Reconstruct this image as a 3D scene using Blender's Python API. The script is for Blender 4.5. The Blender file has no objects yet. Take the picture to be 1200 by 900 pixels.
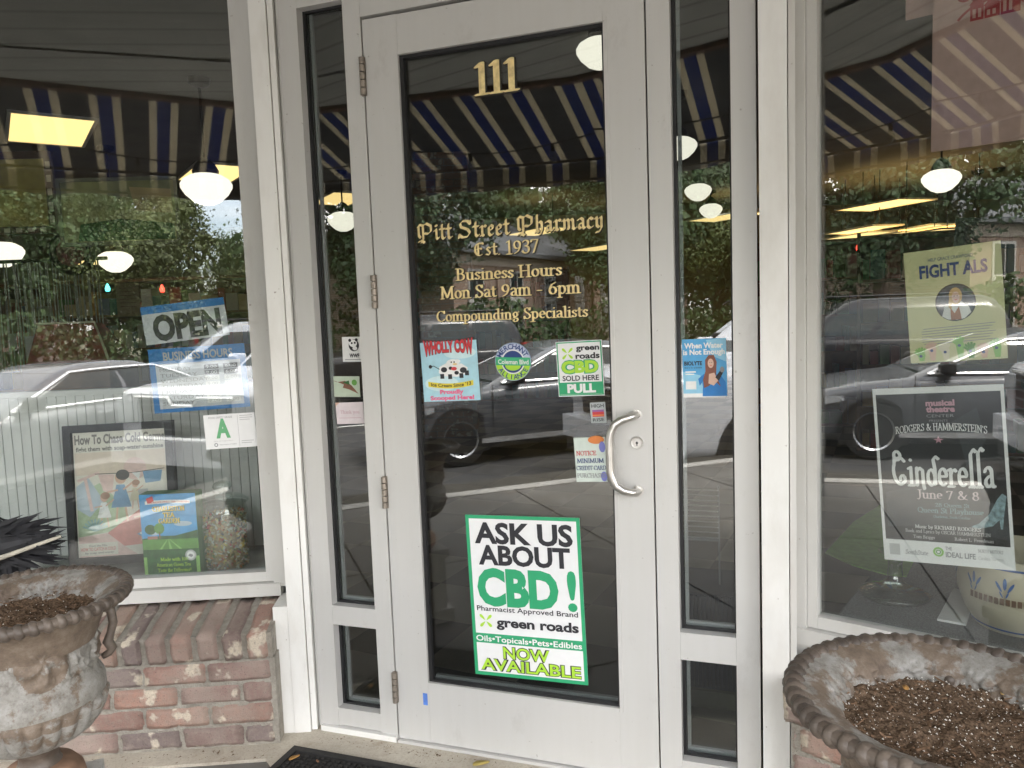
import bpy, bmesh, math, random
from mathutils import Vector, Matrix, noise as mnoise

random.seed(7)
scene = bpy.context.scene
COL = scene.collection
RAD = math.radians

# ------------------------------------------------------------------ camera
F, CX, CY, HC = 901.0, 600.0, 450.0, 1.40          # focal length in photo pixels, centre, eye height
CAMR = ((0.9993, -0.0370, 0.0), (-0.0034, -0.0910, 0.9958), (-0.0369, -0.9952, -0.0910))
CR = Matrix(CAMR)                                    # camera (x right, y down, z forward) -> world
cam_data = bpy.data.cameras.new("camera")
cam = bpy.data.objects.new("camera", cam_data)
COL.objects.link(cam)
cam_data.sensor_width = 36.0
cam_data.lens = 36.0 * F / 1200.0
cam_data.clip_start = 0.02
cam_data.clip_end = 3000.0
cx_ = CR @ Vector((1, 0, 0)); cy_ = CR @ Vector((0, -1, 0)); cz_ = CR @ Vector((0, 0, -1))
cam.matrix_world = Matrix(((cx_.x, cy_.x, cz_.x, 0), (cx_.y, cy_.y, cz_.y, 0), (cx_.z, cy_.z, cz_.z, HC), (0, 0, 0, 1)))
scene.camera = cam

# ------------------------------------------------------------------ sky, sun, exposure
SUN_EL, SUN_AZ = RAD(60), RAD(105)                   # hazy sun high over the right end of the street
world = bpy.data.worlds.new("World")
scene.world = world
world.use_nodes = True
wn, wl = world.node_tree.nodes, world.node_tree.links
wn.clear()
w_out = wn.new("ShaderNodeOutputWorld"); w_bg = wn.new("ShaderNodeBackground")
w_sky = wn.new("ShaderNodeTexSky"); w_sky.sky_type = 'NISHITA'; w_sky.sun_disc = False
w_sky.sun_elevation = SUN_EL; w_sky.sun_rotation = SUN_AZ
w_sky.air_density = 1.0; w_sky.dust_density = 2.0; w_sky.ozone_density = 1.0
w_tc = wn.new("ShaderNodeTexCoord"); w_map = wn.new("ShaderNodeMapping"); w_map.inputs['Scale'].default_value = (1.2, 1.2, 3.2)
w_noise = wn.new("ShaderNodeTexNoise"); w_noise.inputs['Scale'].default_value = 1.6; w_noise.inputs['Detail'].default_value = 6
w_ramp = wn.new("ShaderNodeValToRGB"); w_ramp.color_ramp.elements[0].position = 0.30; w_ramp.color_ramp.elements[1].position = 0.56
w_mix = wn.new("ShaderNodeMixRGB"); w_mix.inputs['Color2'].default_value = (9.6, 9.3, 8.9, 1)
wl.new(w_tc.outputs['Generated'], w_map.inputs['Vector']); wl.new(w_map.outputs['Vector'], w_noise.inputs['Vector'])
wl.new(w_noise.outputs['Fac'], w_ramp.inputs['Fac']); wl.new(w_ramp.outputs['Color'], w_mix.inputs['Fac'])
wl.new(w_sky.outputs['Color'], w_mix.inputs['Color1']); wl.new(w_mix.outputs['Color'], w_bg.inputs['Color'])
w_bg.inputs['Strength'].default_value = 0.15
wl.new(w_bg.outputs['Background'], w_out.inputs['Surface'])

sun_d = bpy.data.lights.new("sun", 'SUN')
sun = bpy.data.objects.new("sun", sun_d); COL.objects.link(sun)
sun_d.energy = 1.2; sun_d.angle = RAD(12); sun_d.color = (1.0, 0.95, 0.88)
sdir = Vector((math.sin(SUN_AZ) * math.cos(SUN_EL), math.cos(SUN_AZ) * math.cos(SUN_EL), math.sin(SUN_EL)))
sun.rotation_euler = sdir.to_track_quat('Z', 'Y').to_euler()

scene.view_settings.view_transform = 'Standard'
scene.view_settings.look = 'None'
scene.view_settings.gamma = 1.0
scene.view_settings.use_curve_mapping = False
scene.view_settings.exposure = 2.7
cy = scene.cycles
cy.use_denoising = True
cy.max_bounces = 8; cy.diffuse_bounces = 4; cy.glossy_bounces = 4; cy.transparent_max_bounces = 24; cy.transmission_bounces = 6
cy.caustics_reflective = False; cy.caustics_refractive = False
cy.sample_clamp_indirect = 8.0

# ------------------------------------------------------------------ wall planes of the shop front (right end, angle)
def rot_u(a): return Vector((math.cos(RAD(a)), math.sin(RAD(a)), 0))
def rot_n(a): return Vector((-math.sin(RAD(a)), math.cos(RAD(a)), 0))
WALL = {'D': (-19.3, Vector((-0.41288522, 2.44039942, 0))),
        'L': (3.4, Vector((-0.84945758, 2.64660882, 0))),
        'R': (-38.0, Vector((0.83597999, 2.08301196, 0)))}
def ray(p): return CR @ Vector(((p[0] - CX) / F, (p[1] - CY) / F, 1.0))
def uz(w, p, off=0.0):
    """Point of a wall plane (pushed OFF metres indoors) seen at photo pixel p -> (along wall, height)."""
    a, P = WALL[w]; n = rot_n(a); r = ray(p)
    t = n.dot(P + n * off - Vector((0, 0, HC))) / n.dot(r)
    q = Vector((0, 0, HC)) + r * t
    return rot_u(a).dot(q - P), q.z
def at_height(p, z):
    r = ray(p); t = (z - HC) / r.z; return Vector((0, 0, HC)) + r * t
def at_dist(p, d):
    r = ray(p); return Vector((0, 0, HC)) + r * (d / math.hypot(r.x, r.y))
def wallM(w, u=0.0, y=0.0, z=0.0):
    a, P = WALL[w]
    return Matrix.Translation(P + rot_u(a) * u + rot_n(a) * y + Vector((0, 0, z))) @ Matrix.Rotation(RAD(a), 4, 'Z')

# ------------------------------------------------------------------ object helpers
def tag(o, label=None, cat=None, group=None, kind=None):
    if label: o['label'] = label
    if cat: o['category'] = cat
    if group: o['group'] = group
    if kind: o['kind'] = kind
    return o
def thing(name, label, cat, M=None, group=None):
    o = bpy.data.objects.new(name, None); COL.objects.link(o)
    o.empty_display_size = 0.05
    if M is not None: o.matrix_world = M
    return tag(o, label, cat, group)

class MB:
    """Collects shapes and links them as one mesh object."""
    def __init__(s): s.bm = bmesh.new(); s.cl = None
    def quad(s, *pts):
        return s.bm.faces.new([s.bm.verts.new(p) for p in pts])
    def poly(s, pts):
        return s.bm.faces.new([s.bm.verts.new(p) for p in pts])
    def box(s, x0, x1, y0, y1, z0, z1, M=None):
        ps = [(x, y, z) for z in (z0, z1) for y in (y0, y1) for x in (x0, x1)]
        vs = [s.bm.verts.new((M @ Vector(p)) if M else p) for p in ps]
        fs = []
        for f in ((0, 2, 3, 1), (4, 5, 7, 6), (0, 1, 5, 4), (2, 6, 7, 3), (0, 4, 6, 2), (1, 3, 7, 5)):
            fs.append(s.bm.faces.new([vs[i] for i in f]))
        return fs
    def prism(s, pts, y0, y1):
        """polygon in x,z pulled from y0 to y1"""
        a = [s.bm.verts.new((x, y0, z)) for x, z in pts]; b = [s.bm.verts.new((x, y1, z)) for x, z in pts]
        n = len(pts); s.bm.faces.new(a); s.bm.faces.new(b[::-1])
        for i in range(n): s.bm.faces.new((a[i], b[i], b[(i + 1) % n], a[(i + 1) % n]))
    def prismz(s, pts, z0, z1):
        a = [s.bm.verts.new((x, y, z0)) for x, y in pts]; b = [s.bm.verts.new((x, y, z1)) for x, y in pts]
        n = len(pts); s.bm.faces.new(a[::-1]); s.bm.faces.new(b)
        for i in range(n): s.bm.faces.new((a[i], a[(i + 1) % n], b[(i + 1) % n], b[i]))
    def lathe(s, prof, n=32, M=None, ripple=None, cap0=False, cap1=False):
        rings = []
        for k, (r, z) in enumerate(prof):
            ring = []
            for i in range(n):
                a = 2 * math.pi * i / n
                rr = r if ripple is None else ripple(r, z, a, k)
                p = Vector((rr * math.cos(a), rr * math.sin(a), z))
                ring.append(s.bm.verts.new((M @ p) if M else p))
            rings.append(ring)
        for j in range(len(rings) - 1):
            for i in range(n):
                s.bm.faces.new((rings[j][i], rings[j][(i + 1) % n], rings[j + 1][(i + 1) % n], rings[j + 1][i]))
        if cap0: s.bm.faces.new(rings[0][::-1])
        if cap1: s.bm.faces.new(rings[-1])
    def tube(s, pts, r, n=8, cap=True):
        pts = [Vector(p) for p in pts]; rings = []
        rs = r if isinstance(r, (list, tuple)) else [r] * len(pts)
        t0 = (pts[1] - pts[0]).normalized()
        up = Vector((0, 0, 1)) if abs(t0.z) < 0.9 else Vector((1, 0, 0))
        x = t0.cross(up).normalized()
        for i, p in enumerate(pts):
            t = (pts[min(i + 1, len(pts) - 1)] - pts[max(i - 1, 0)]).normalized()
            x = (x - t * x.dot(t)).normalized(); y = t.cross(x)
            rings.append([s.bm.verts.new(p + (x * math.cos(2 * math.pi * k / n) + y * math.sin(2 * math.pi * k / n)) * rs[i]) for k in range(n)])
        for j in range(len(rings) - 1):
            for k in range(n):
                s.bm.faces.new((rings[j][k], rings[j][(k + 1) % n], rings[j + 1][(k + 1) % n], rings[j + 1][k]))
        if cap: s.bm.faces.new(rings[0][::-1]); s.bm.faces.new(rings[-1])
    def loft(s, rings, cap=True, close=True):
        R = [[s.bm.verts.new(p) for p in r] for r in rings]; n = len(R[0])
        for j in range(len(R) - 1):
            for k in range(n if close else n - 1):
                s.bm.faces.new((R[j][k], R[j][(k + 1) % n], R[j + 1][(k + 1) % n], R[j + 1][k]))
        if cap: s.bm.faces.new(R[0][::-1]); s.bm.faces.new(R[-1])
    def bevel(s, w, seg=2):
        es = [e for e in s.bm.edges if len(e.link_faces) == 2 and e.calc_face_angle(0) > 0.5]
        bmesh.ops.bevel(s.bm, geom=es, offset=w, segments=seg, affect='EDGES', clamp_overlap=True)
        return s
    def build(s, name, m, parent=None, smooth=False, M=None, normals=True):
        if normals: bmesh.ops.recalc_face_normals(s.bm, faces=s.bm.faces[:])
        me = bpy.data.meshes.new(name); s.bm.to_mesh(me); s.bm.free()
        if isinstance(m, (list, tuple)):
            for x in m: me.materials.append(x)
        else: me.materials.append(m)
        if smooth:
            me.shade_smooth() if hasattr(me, 'shade_smooth') else None
            if smooth is not True: me.set_sharp_from_angle(angle=RAD(smooth))
        o = bpy.data.objects.new(name, me); COL.objects.link(o)
        if parent is not None: o.parent = parent
        if M is not None: o.matrix_local = M
        return o
def structure(name, mb, m, **k):
    o = mb.build(name, m, **k); o['kind'] = 'structure'; return o
def copy_tree(o, parent=None):
    c = o.copy(); COL.objects.link(c)
    if parent is not None: c.parent = parent
    for ch in list(o.children): copy_tree(ch, c)
    return c

# ------------------------------------------------------------------ materials
def new_mat(name):
    m = bpy.data.materials.new(name); m.use_nodes = True
    nt = m.node_tree; b = nt.nodes.get('Principled BSDF')
    return m, nt, b
def N(nt, t, **kw):
    n = nt.nodes.new(t)
    for k, v in kw.items():
        if k in n.inputs: n.inputs[k].default_value = v
        else: setattr(n, k, v)
    return n
def ramp(nt, src, stops, interp='LINEAR'):
    r = nt.nodes.new('ShaderNodeValToRGB'); cr = r.color_ramp; cr.interpolation = interp
    while len(cr.elements) < len(stops): cr.elements.new(0.5)
    for e, (p, c) in zip(cr.elements, stops):
        e.position = p; e.color = (*c, 1) if len(c) == 3 else c
    nt.links.new(src, r.inputs['Fac']); return r.outputs['Color']
def coords(nt, scale=(1, 1, 1)):
    tc = nt.nodes.new('ShaderNodeTexCoord'); mp = nt.nodes.new('ShaderNodeMapping'); mp.inputs['Scale'].default_value = scale
    nt.links.new(tc.outputs['Object'], mp.inputs['Vector']); return mp.outputs['Vector']
def noise(nt, scale, detail=4, rough=0.55, vec=None):
    n = nt.nodes.new('ShaderNodeTexNoise'); n.inputs['Scale'].default_value = scale; n.inputs['Detail'].default_value = detail; n.inputs['Roughness'].default_value = rough
    nt.links.new(vec if vec is not None else coords(nt), n.inputs['Vector']); return n.outputs['Fac']
def mixc(nt, fac, a, b, mode='MIX'):
    m = nt.nodes.new('ShaderNodeMixRGB'); m.blend_type = mode
    for sock, v in ((m.inputs['Fac'], fac), (m.inputs['Color1'], a), (m.inputs['Color2'], b)):
        if hasattr(v, 'is_output') or isinstance(v, bpy.types.NodeSocket): nt.links.new(v, sock)
        else: sock.default_value = v if isinstance(v, (int, float)) else ((*v, 1) if len(v) == 3 else v)
    return m.outputs['Color']
def bump(nt, b, h, dist=0.002, strength=0.6):
    n = nt.nodes.new('ShaderNodeBump'); n.inputs['Distance'].default_value = dist; n.inputs['Strength'].default_value = strength
    nt.links.new(h, n.inputs['Height']); nt.links.new(n.outputs['Normal'], b.inputs['Normal'])
_flat = {}
def flat(name, c, rough=0.6, metal=0.0, spec=0.5, vary=0.06, scale=40.0, emis=0.0):
    if name in _flat: return _flat[name]
    m, nt, b = new_mat(name)
    if vary:
        f = noise(nt, scale, 3)
        lo = tuple(max(0, x * (1 - vary)) for x in c); hi = tuple(min(1, x * (1 + vary)) for x in c)
        nt.links.new(ramp(nt, f, [(0.3, lo), (0.7, hi)]), b.inputs['Base Color'])
    else: b.inputs['Base Color'].default_value = (*c, 1)
    b.inputs['Roughness'].default_value = rough; b.inputs['Metallic'].default_value = metal
    b.inputs['Specular IOR Level'].default_value = spec
    if emis:
        b.inputs['Emission Color'].default_value = (*c, 1); b.inputs['Emission Strength'].default_value = emis
    _flat[name] = m; return m

def m_glass(name, tint=(0.9, 0.93, 0.92), f0=0.055, dirt=0.0):
    m, nt, b = new_mat(name); nt.nodes.remove(b)
    out = nt.nodes['Material Output']
    tr = N(nt, 'ShaderNodeBsdfTransparent'); tr.inputs['Color'].default_value = (*tint, 1)
    gl = N(nt, 'ShaderNodeBsdfGlossy'); gl.inputs['Roughness'].default_value = 0.0; gl.inputs['Color'].default_value = (1, 1, 1, 1)
    lw = N(nt, 'ShaderNodeLayerWeight'); lw.inputs['Blend'].default_value = 0.5
    pw = N(nt, 'ShaderNodeMath', operation='POWER'); pw.inputs[1].default_value = 4.0
    nt.links.new(lw.outputs['Facing'], pw.inputs[0])
    ma = N(nt, 'ShaderNodeMath', operation='MULTIPLY_ADD'); ma.inputs[1].default_value = 0.9; ma.inputs[2].default_value = f0
    nt.links.new(pw.outputs[0], ma.inputs[0])
    mx = N(nt, 'ShaderNodeMixShader'); nt.links.new(ma.outputs[0], mx.inputs['Fac'])
    nt.links.new(tr.outputs[0], mx.inputs[1]); nt.links.new(gl.outputs[0], mx.inputs[2])
    wv = noise(nt, 1.1, 1, .4); bp = N(nt, 'ShaderNodeBump'); bp.inputs['Distance'].default_value = .0035; bp.inputs['Strength'].default_value = .10
    nt.links.new(wv, bp.inputs['Height']); nt.links.new(bp.outputs['Normal'], gl.inputs['Normal'])
    if dirt:                                               # dust film and wiped smears on the pane
        df = N(nt, 'ShaderNodeBsdfDiffuse'); df.inputs['Color'].default_value = (.75, .75, .72, 1)
        d1 = ramp(nt, noise(nt, 2.2, 6, .7, coords(nt, (1, 1, .45))), [(.35, (dirt * .25,) * 3), (.75, (dirt,) * 3)])
        d2 = ramp(nt, noise(nt, 170, 2, .5), [(.70, (0, 0, 0)), (.76, (dirt * 3,) * 3)])
        ad = N(nt, 'ShaderNodeMath', operation='ADD'); nt.links.new(d1, ad.inputs[0]); nt.links.new(d2, ad.inputs[1])
        m2 = N(nt, 'ShaderNodeMixShader'); nt.links.new(ad.outputs[0], m2.inputs['Fac']); nt.links.new(mx.outputs[0], m2.inputs[1]); nt.links.new(df.outputs[0], m2.inputs[2]); mx = m2
    nt.links.new(mx.outputs[0], out.inputs['Surface'])
    return m

# aluminium storefront frame
MAT_ALU, nt, b = new_mat("storefront_aluminium")
v = coords(nt, (14, 14, 0.6)); f1 = noise(nt, 3.0, 4, 0.6, v); f2 = noise(nt, 1.3, 3)
c1 = ramp(nt, f1, [(0.25, (0.60, 0.588, 0.565)), (0.75, (0.62, 0.61, 0.59))])
c2 = mixc(nt, ramp(nt, f2, [(0.55, (0, 0, 0)), (0.8, (0.25, 0.25, 0.25))]), c1, (0.50, 0.49, 0.48))
sc_ = noise(nt, 5, 6, .75, coords(nt, (1.5, 1.5, .8))); sp_ = noise(nt, 70, 2, .5)
c2 = mixc(nt, ramp(nt, sc_, [(.60, (0, 0, 0)), (.72, (.28, .28, .28))]), c2, (.42, .40, .37)); c2 = mixc(nt, ramp(nt, sp_, [(.74, (0, 0, 0)), (.78, (.6, .6, .6))]), c2, (.30, .27, .24))
nt.links.new(c2, b.inputs['Base Color']); b.inputs['Roughness'].default_value = 0.42; b.inputs['Metallic'].default_value = 0.15
bump(nt, b, f1, 0.0002, 0.1)
MAT_ALU_D = flat("dark_frame_return", (0.30, 0.30, 0.29), 0.5)
# old white paint on wood
def white_paint(name, base=(0.80, 0.79, 0.76), dirt=(0.50, 0.46, 0.40)):
    m, nt, b = new_mat(name)
    v = coords(nt, (1, 1, 0.35)); n1 = noise(nt, 7, 5, 0.6, v); n2 = noise(nt, 55, 2, 0.5); n3 = noise(nt, 160, 2, 0.5, coords(nt, (1, 1, 0.5)))
    c = mixc(nt, ramp(nt, n1, [(0.52, (0, 0, 0)), (0.75, (0.35, 0.35, 0.35))]), base, dirt)
    c = mixc(nt, ramp(nt, n2, [(0.74, (0, 0, 0)), (0.78, (0.8, 0.8, 0.8))]), c, (0.33, 0.28, 0.24))
    nt.links.new(c, b.inputs['Base Color']); b.inputs['Roughness'].default_value = 0.5
    bump(nt, b, n3, 0.0012, 0.35); return m
MAT_WHITE = white_paint("chipped_white_paint")
MAT_WHITE2 = white_paint("grey_white_paint", (0.60, 0.59, 0.56), (0.42, 0.38, 0.33))
MAT_BLACKRUB = flat("black_gasket", (0.012, 0.012, 0.013), 0.5)
MAT_GLASS = m_glass("window_glass", (0.93, 0.95, 0.94), 0.092, .009)
MAT_GLASS_D = m_glass("door_glass", (0.76, 0.79, 0.79), 0.095, .004)
MAT_JAR = m_glass("jar_glass", (0.82, 0.88, 0.86), 0.13)
# brick
MAT_BRICK, nt, b = new_mat("old_brick")
at = N(nt, 'ShaderNodeVertexColor'); at.layer_name = 'brick'
n1 = noise(nt, 22, 5, 0.65); n2 = noise(nt, 11, 3, 0.6); n3 = noise(nt, 160, 3, 0.6); n4 = noise(nt, 6.5, 2, 0.5)
c = mixc(nt, ramp(nt, n1, [(0.35, (0, 0, 0)), (0.7, (0.55, 0.55, 0.55))]), at.outputs['Color'], (0.20, 0.15, 0.125))
c = mixc(nt, ramp(nt, n4, [(0.40, (0.05, 0.05, 0.05)), (0.70, (0.5, 0.5, 0.5))]), c, (0.45, 0.36, 0.29))
pm = N(nt, 'ShaderNodeMath', operation='MULTIPLY')
nt.links.new(ramp(nt, n2, [(0.575, (0, 0, 0)), (0.63, (.9, .9, .9))]), pm.inputs[0]); nt.links.new(ramp(nt, n1, [(0.32, (0.2, 0.2, 0.2)), (0.46, (1, 1, 1))]), pm.inputs[1])
c = mixc(nt, pm.outputs[0], c, (0.62, 0.53, 0.40))
nt.links.new(c, b.inputs['Base Color']); b.inputs['Roughness'].default_value = 0.9
n5 = noise(nt, 60, 4, 0.75); n6 = noise(nt, 240, 3, 0.7)
hs = N(nt, 'ShaderNodeHueSaturation'); hs.inputs['Saturation'].default_value = .82; hs.inputs['Value'].default_value = 1.1; nt.links.new(c, hs.inputs['Color'])
c = mixc(nt, ramp(nt, n5, [(.45, (0, 0, 0)), (.68, (.5, .5, .5))]), hs.outputs['Color'], (.34, .29, .24))
c = mixc(nt, ramp(nt, n6, [(.58, (0, 0, 0)), (.72, (.7, .7, .7))]), c, (.06, .045, .04))
nt.links.new(c, b.inputs['Base Color'])
bump(nt, b, n6, 0.004, 0.9)
MAT_MORTAR, nt, b = new_mat("mortar")
n1 = noise(nt, 30, 5, 0.7); n2 = noise(nt, 200, 3)
nt.links.new(ramp(nt, n1, [(0.3, (0.25, 0.225, 0.19)), (0.7, (0.42, 0.39, 0.335))]), b.inputs['Base Color']); b.inputs['Roughness'].default_value = 0.95
bump(nt, b, n2, 0.006, 1.0)
# concrete
def concrete(name, lo, hi, stain=(0.16, 0.13, 0.10), sc=1.0):
    m, nt, b = new_mat(name)
    n1 = noise(nt, 2.2 * sc, 6, 0.65); n2 = noise(nt, 90 * sc, 4, 0.7); n3 = noise(nt, 5 * sc, 3)
    c = ramp(nt, n1, [(0.3, lo), (0.7, hi)])
    c = mixc(nt, ramp(nt, n2, [(0.45, (0, 0, 0)), (0.8, (0.5, 0.5, 0.5))]), c, stain)
    c = mixc(nt, ramp(nt, n3, [(0.58, (0, 0, 0)), (0.75, (0.45, 0.45, 0.45))]), c, stain)
    nt.links.new(c, b.inputs['Base Color']); b.inputs['Roughness'].default_value = 0.9
    bump(nt, b, n2, 0.003, 0.5); return m
MAT_CONC = concrete("pavement_concrete", (0.12, 0.115, 0.105), (0.185, 0.178, 0.165))
MAT_KERB = concrete("kerb_concrete", (0.42, 0.41, 0.38), (0.52, 0.50, 0.47))
MAT_ASPH = concrete("asphalt", (0.045, 0.045, 0.046), (0.075, 0.074, 0.073), (0.03, 0.03, 0.03))
MAT_GROUND = concrete("far_ground", (0.10, 0.11, 0.06), (0.16, 0.15, 0.09), (0.07, 0.08, 0.04), 0.05)
# cast iron urn: grey-white old paint over rust
MAT_URN, nt, b = new_mat("rusty_painted_iron")
n1 = noise(nt, 13, 9, 0.72); n2 = noise(nt, 30, 7, 0.75); n3 = noise(nt, 150, 3, 0.6)
at = N(nt, 'ShaderNodeVertexColor'); at.layer_name = 'wear'
mul = N(nt, 'ShaderNodeMath', operation='ADD'); nt.links.new(n1, mul.inputs[0])
sep = N(nt, 'ShaderNodeSeparateColor'); nt.links.new(at.outputs['Color'], sep.inputs[0])
sub = N(nt, 'ShaderNodeMath', operation='SUBTRACT'); nt.links.new(sep.outputs[0], sub.inputs[0]); sub.inputs[1].default_value = 0.5
nt.links.new(sub.outputs[0], mul.inputs[1])
base = ramp(nt, n2, [(0.3, (0.15, 0.138, 0.12)), (0.5, (0.25, 0.238, 0.215)), (0.75, (0.36, 0.352, 0.335))])
rust = ramp(nt, n2, [(0.25, (0.085, 0.064, 0.049)), (0.5, (0.16, 0.12, 0.088)), (0.75, (0.25, 0.205, 0.165))])
c = mixc(nt, ramp(nt, mul.outputs[0], [(0.485, (0, 0, 0)), (0.555, (1, 1, 1))]), base, rust)
c = mixc(nt, ramp(nt, n3, [(0.58, (0, 0, 0)), (0.78, (0.6, 0.6, 0.6))]), c, (0.10, 0.075, 0.055))
nt.links.new(c, b.inputs['Base Color']); b.inputs['Roughness'].default_value = 0.72
bump(nt, b, n3, 0.0025, 0.55)
MAT_URNRIM, nt, b = new_mat("dark_rusty_iron_rim")
n1 = noise(nt, 14, 5, 0.65); n3 = noise(nt, 150, 3, 0.6)
c = ramp(nt, n1, [(0.3, (0.050, 0.040, 0.033)), (0.55, (0.10, 0.078, 0.062)), (0.75, (0.19, 0.155, 0.125))])
nt.links.new(c, b.inputs['Base Color']); b.inputs['Roughness'].default_value = 0.48
bump(nt, b, n3, 0.002, 0.5)
MAT_SOIL = flat("potting_soil", (0.125, 0.086, 0.058), 1.0, spec=.0, vary=0.7, scale=220)
MAT_PERL = flat("perlite", (0.66, 0.63, 0.57), 0.9, spec=.1)
MAT_LEAFDRY = flat("dry_leaf", (0.42, 0.22, 0.06), 0.7, vary=0.3)
MAT_STEEL = flat("brushed_steel", (0.62, 0.60, 0.57), 0.28, 0.9)
MAT_HINGE = flat("worn_hinge_steel", (0.30, 0.26, 0.22), 0.5, 0.6, vary=0.3)
# gold leaf
MAT_GOLD = flat("gold_leaf_letters", (0.86, 0.66, 0.32), 0.45, 0.1, vary=0.22, scale=60)
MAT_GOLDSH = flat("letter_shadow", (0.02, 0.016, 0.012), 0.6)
# awning
def fabric(name, c):
    m, nt, b = new_mat(name); out = nt.nodes['Material Output']
    b.inputs['Base Color'].default_value = (*c, 1); b.inputs['Roughness'].default_value = .95
    tl = N(nt, 'ShaderNodeBsdfTranslucent'); tl.inputs['Color'].default_value = (*[min(.9, x * 1.25 + .015) for x in c], 1)
    mx = N(nt, 'ShaderNodeMixShader'); mx.inputs['Fac'].default_value = .45
    nt.links.new(b.outputs[0], mx.inputs[1]); nt.links.new(tl.outputs[0], mx.inputs[2]); nt.links.new(mx.outputs[0], out.inputs['Surface']); return m
BLUE, CREAM, NAVY = fabric("awning_blue", (0.025, 0.048, 0.15)), fabric("awning_cream", (0.42, 0.385, 0.31)), fabric("awning_charcoal", (0.075, 0.077, 0.083))
# ------------------------------------------------------------------ lettering
def font_mesh(s, bold=0.0, shear=0.0, spacing=1.0):
    """flat letters from the built-in sans: list of faces in (x, z), scaled to cap height 1, starting at x=0"""
    cu = bpy.data.curves.new("lettering", 'FONT'); cu.body = s; cu.size = 1.0; cu.offset = bold; cu.shear = shear
    cu.space_character = spacing; cu.resolution_u = 3
    o = bpy.data.objects.new("lettering", cu); COL.objects.link(o)
    dg = bpy.context.evaluated_depsgraph_get(); me = bpy.data.meshes.new_from_object(o.evaluated_get(dg))
    vs = [(v.co.x, v.co.y) for v in me.vertices]; fs = [tuple(p.vertices) for p in me.polygons]
    bpy.data.objects.remove(o); bpy.data.curves.remove(cu); bpy.data.meshes.remove(me)
    return vs, fs
_cap = None
def sans(s, bold=0.0, shear=0.0, spacing=1.0):
    global _cap
    if _cap is None:
        v, f = font_mesh("H"); _cap = max(p[1] for p in v)
    vs, fs = font_mesh(s, bold, shear, spacing)
    if not vs: return [], 1.0
    x0 = min(p[0] for p in vs); vs = [((x - x0) / _cap, y / _cap) for x, y in vs]
    return [[vs[i] for i in f] for f in fs], max(p[0] for p in vs)

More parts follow.
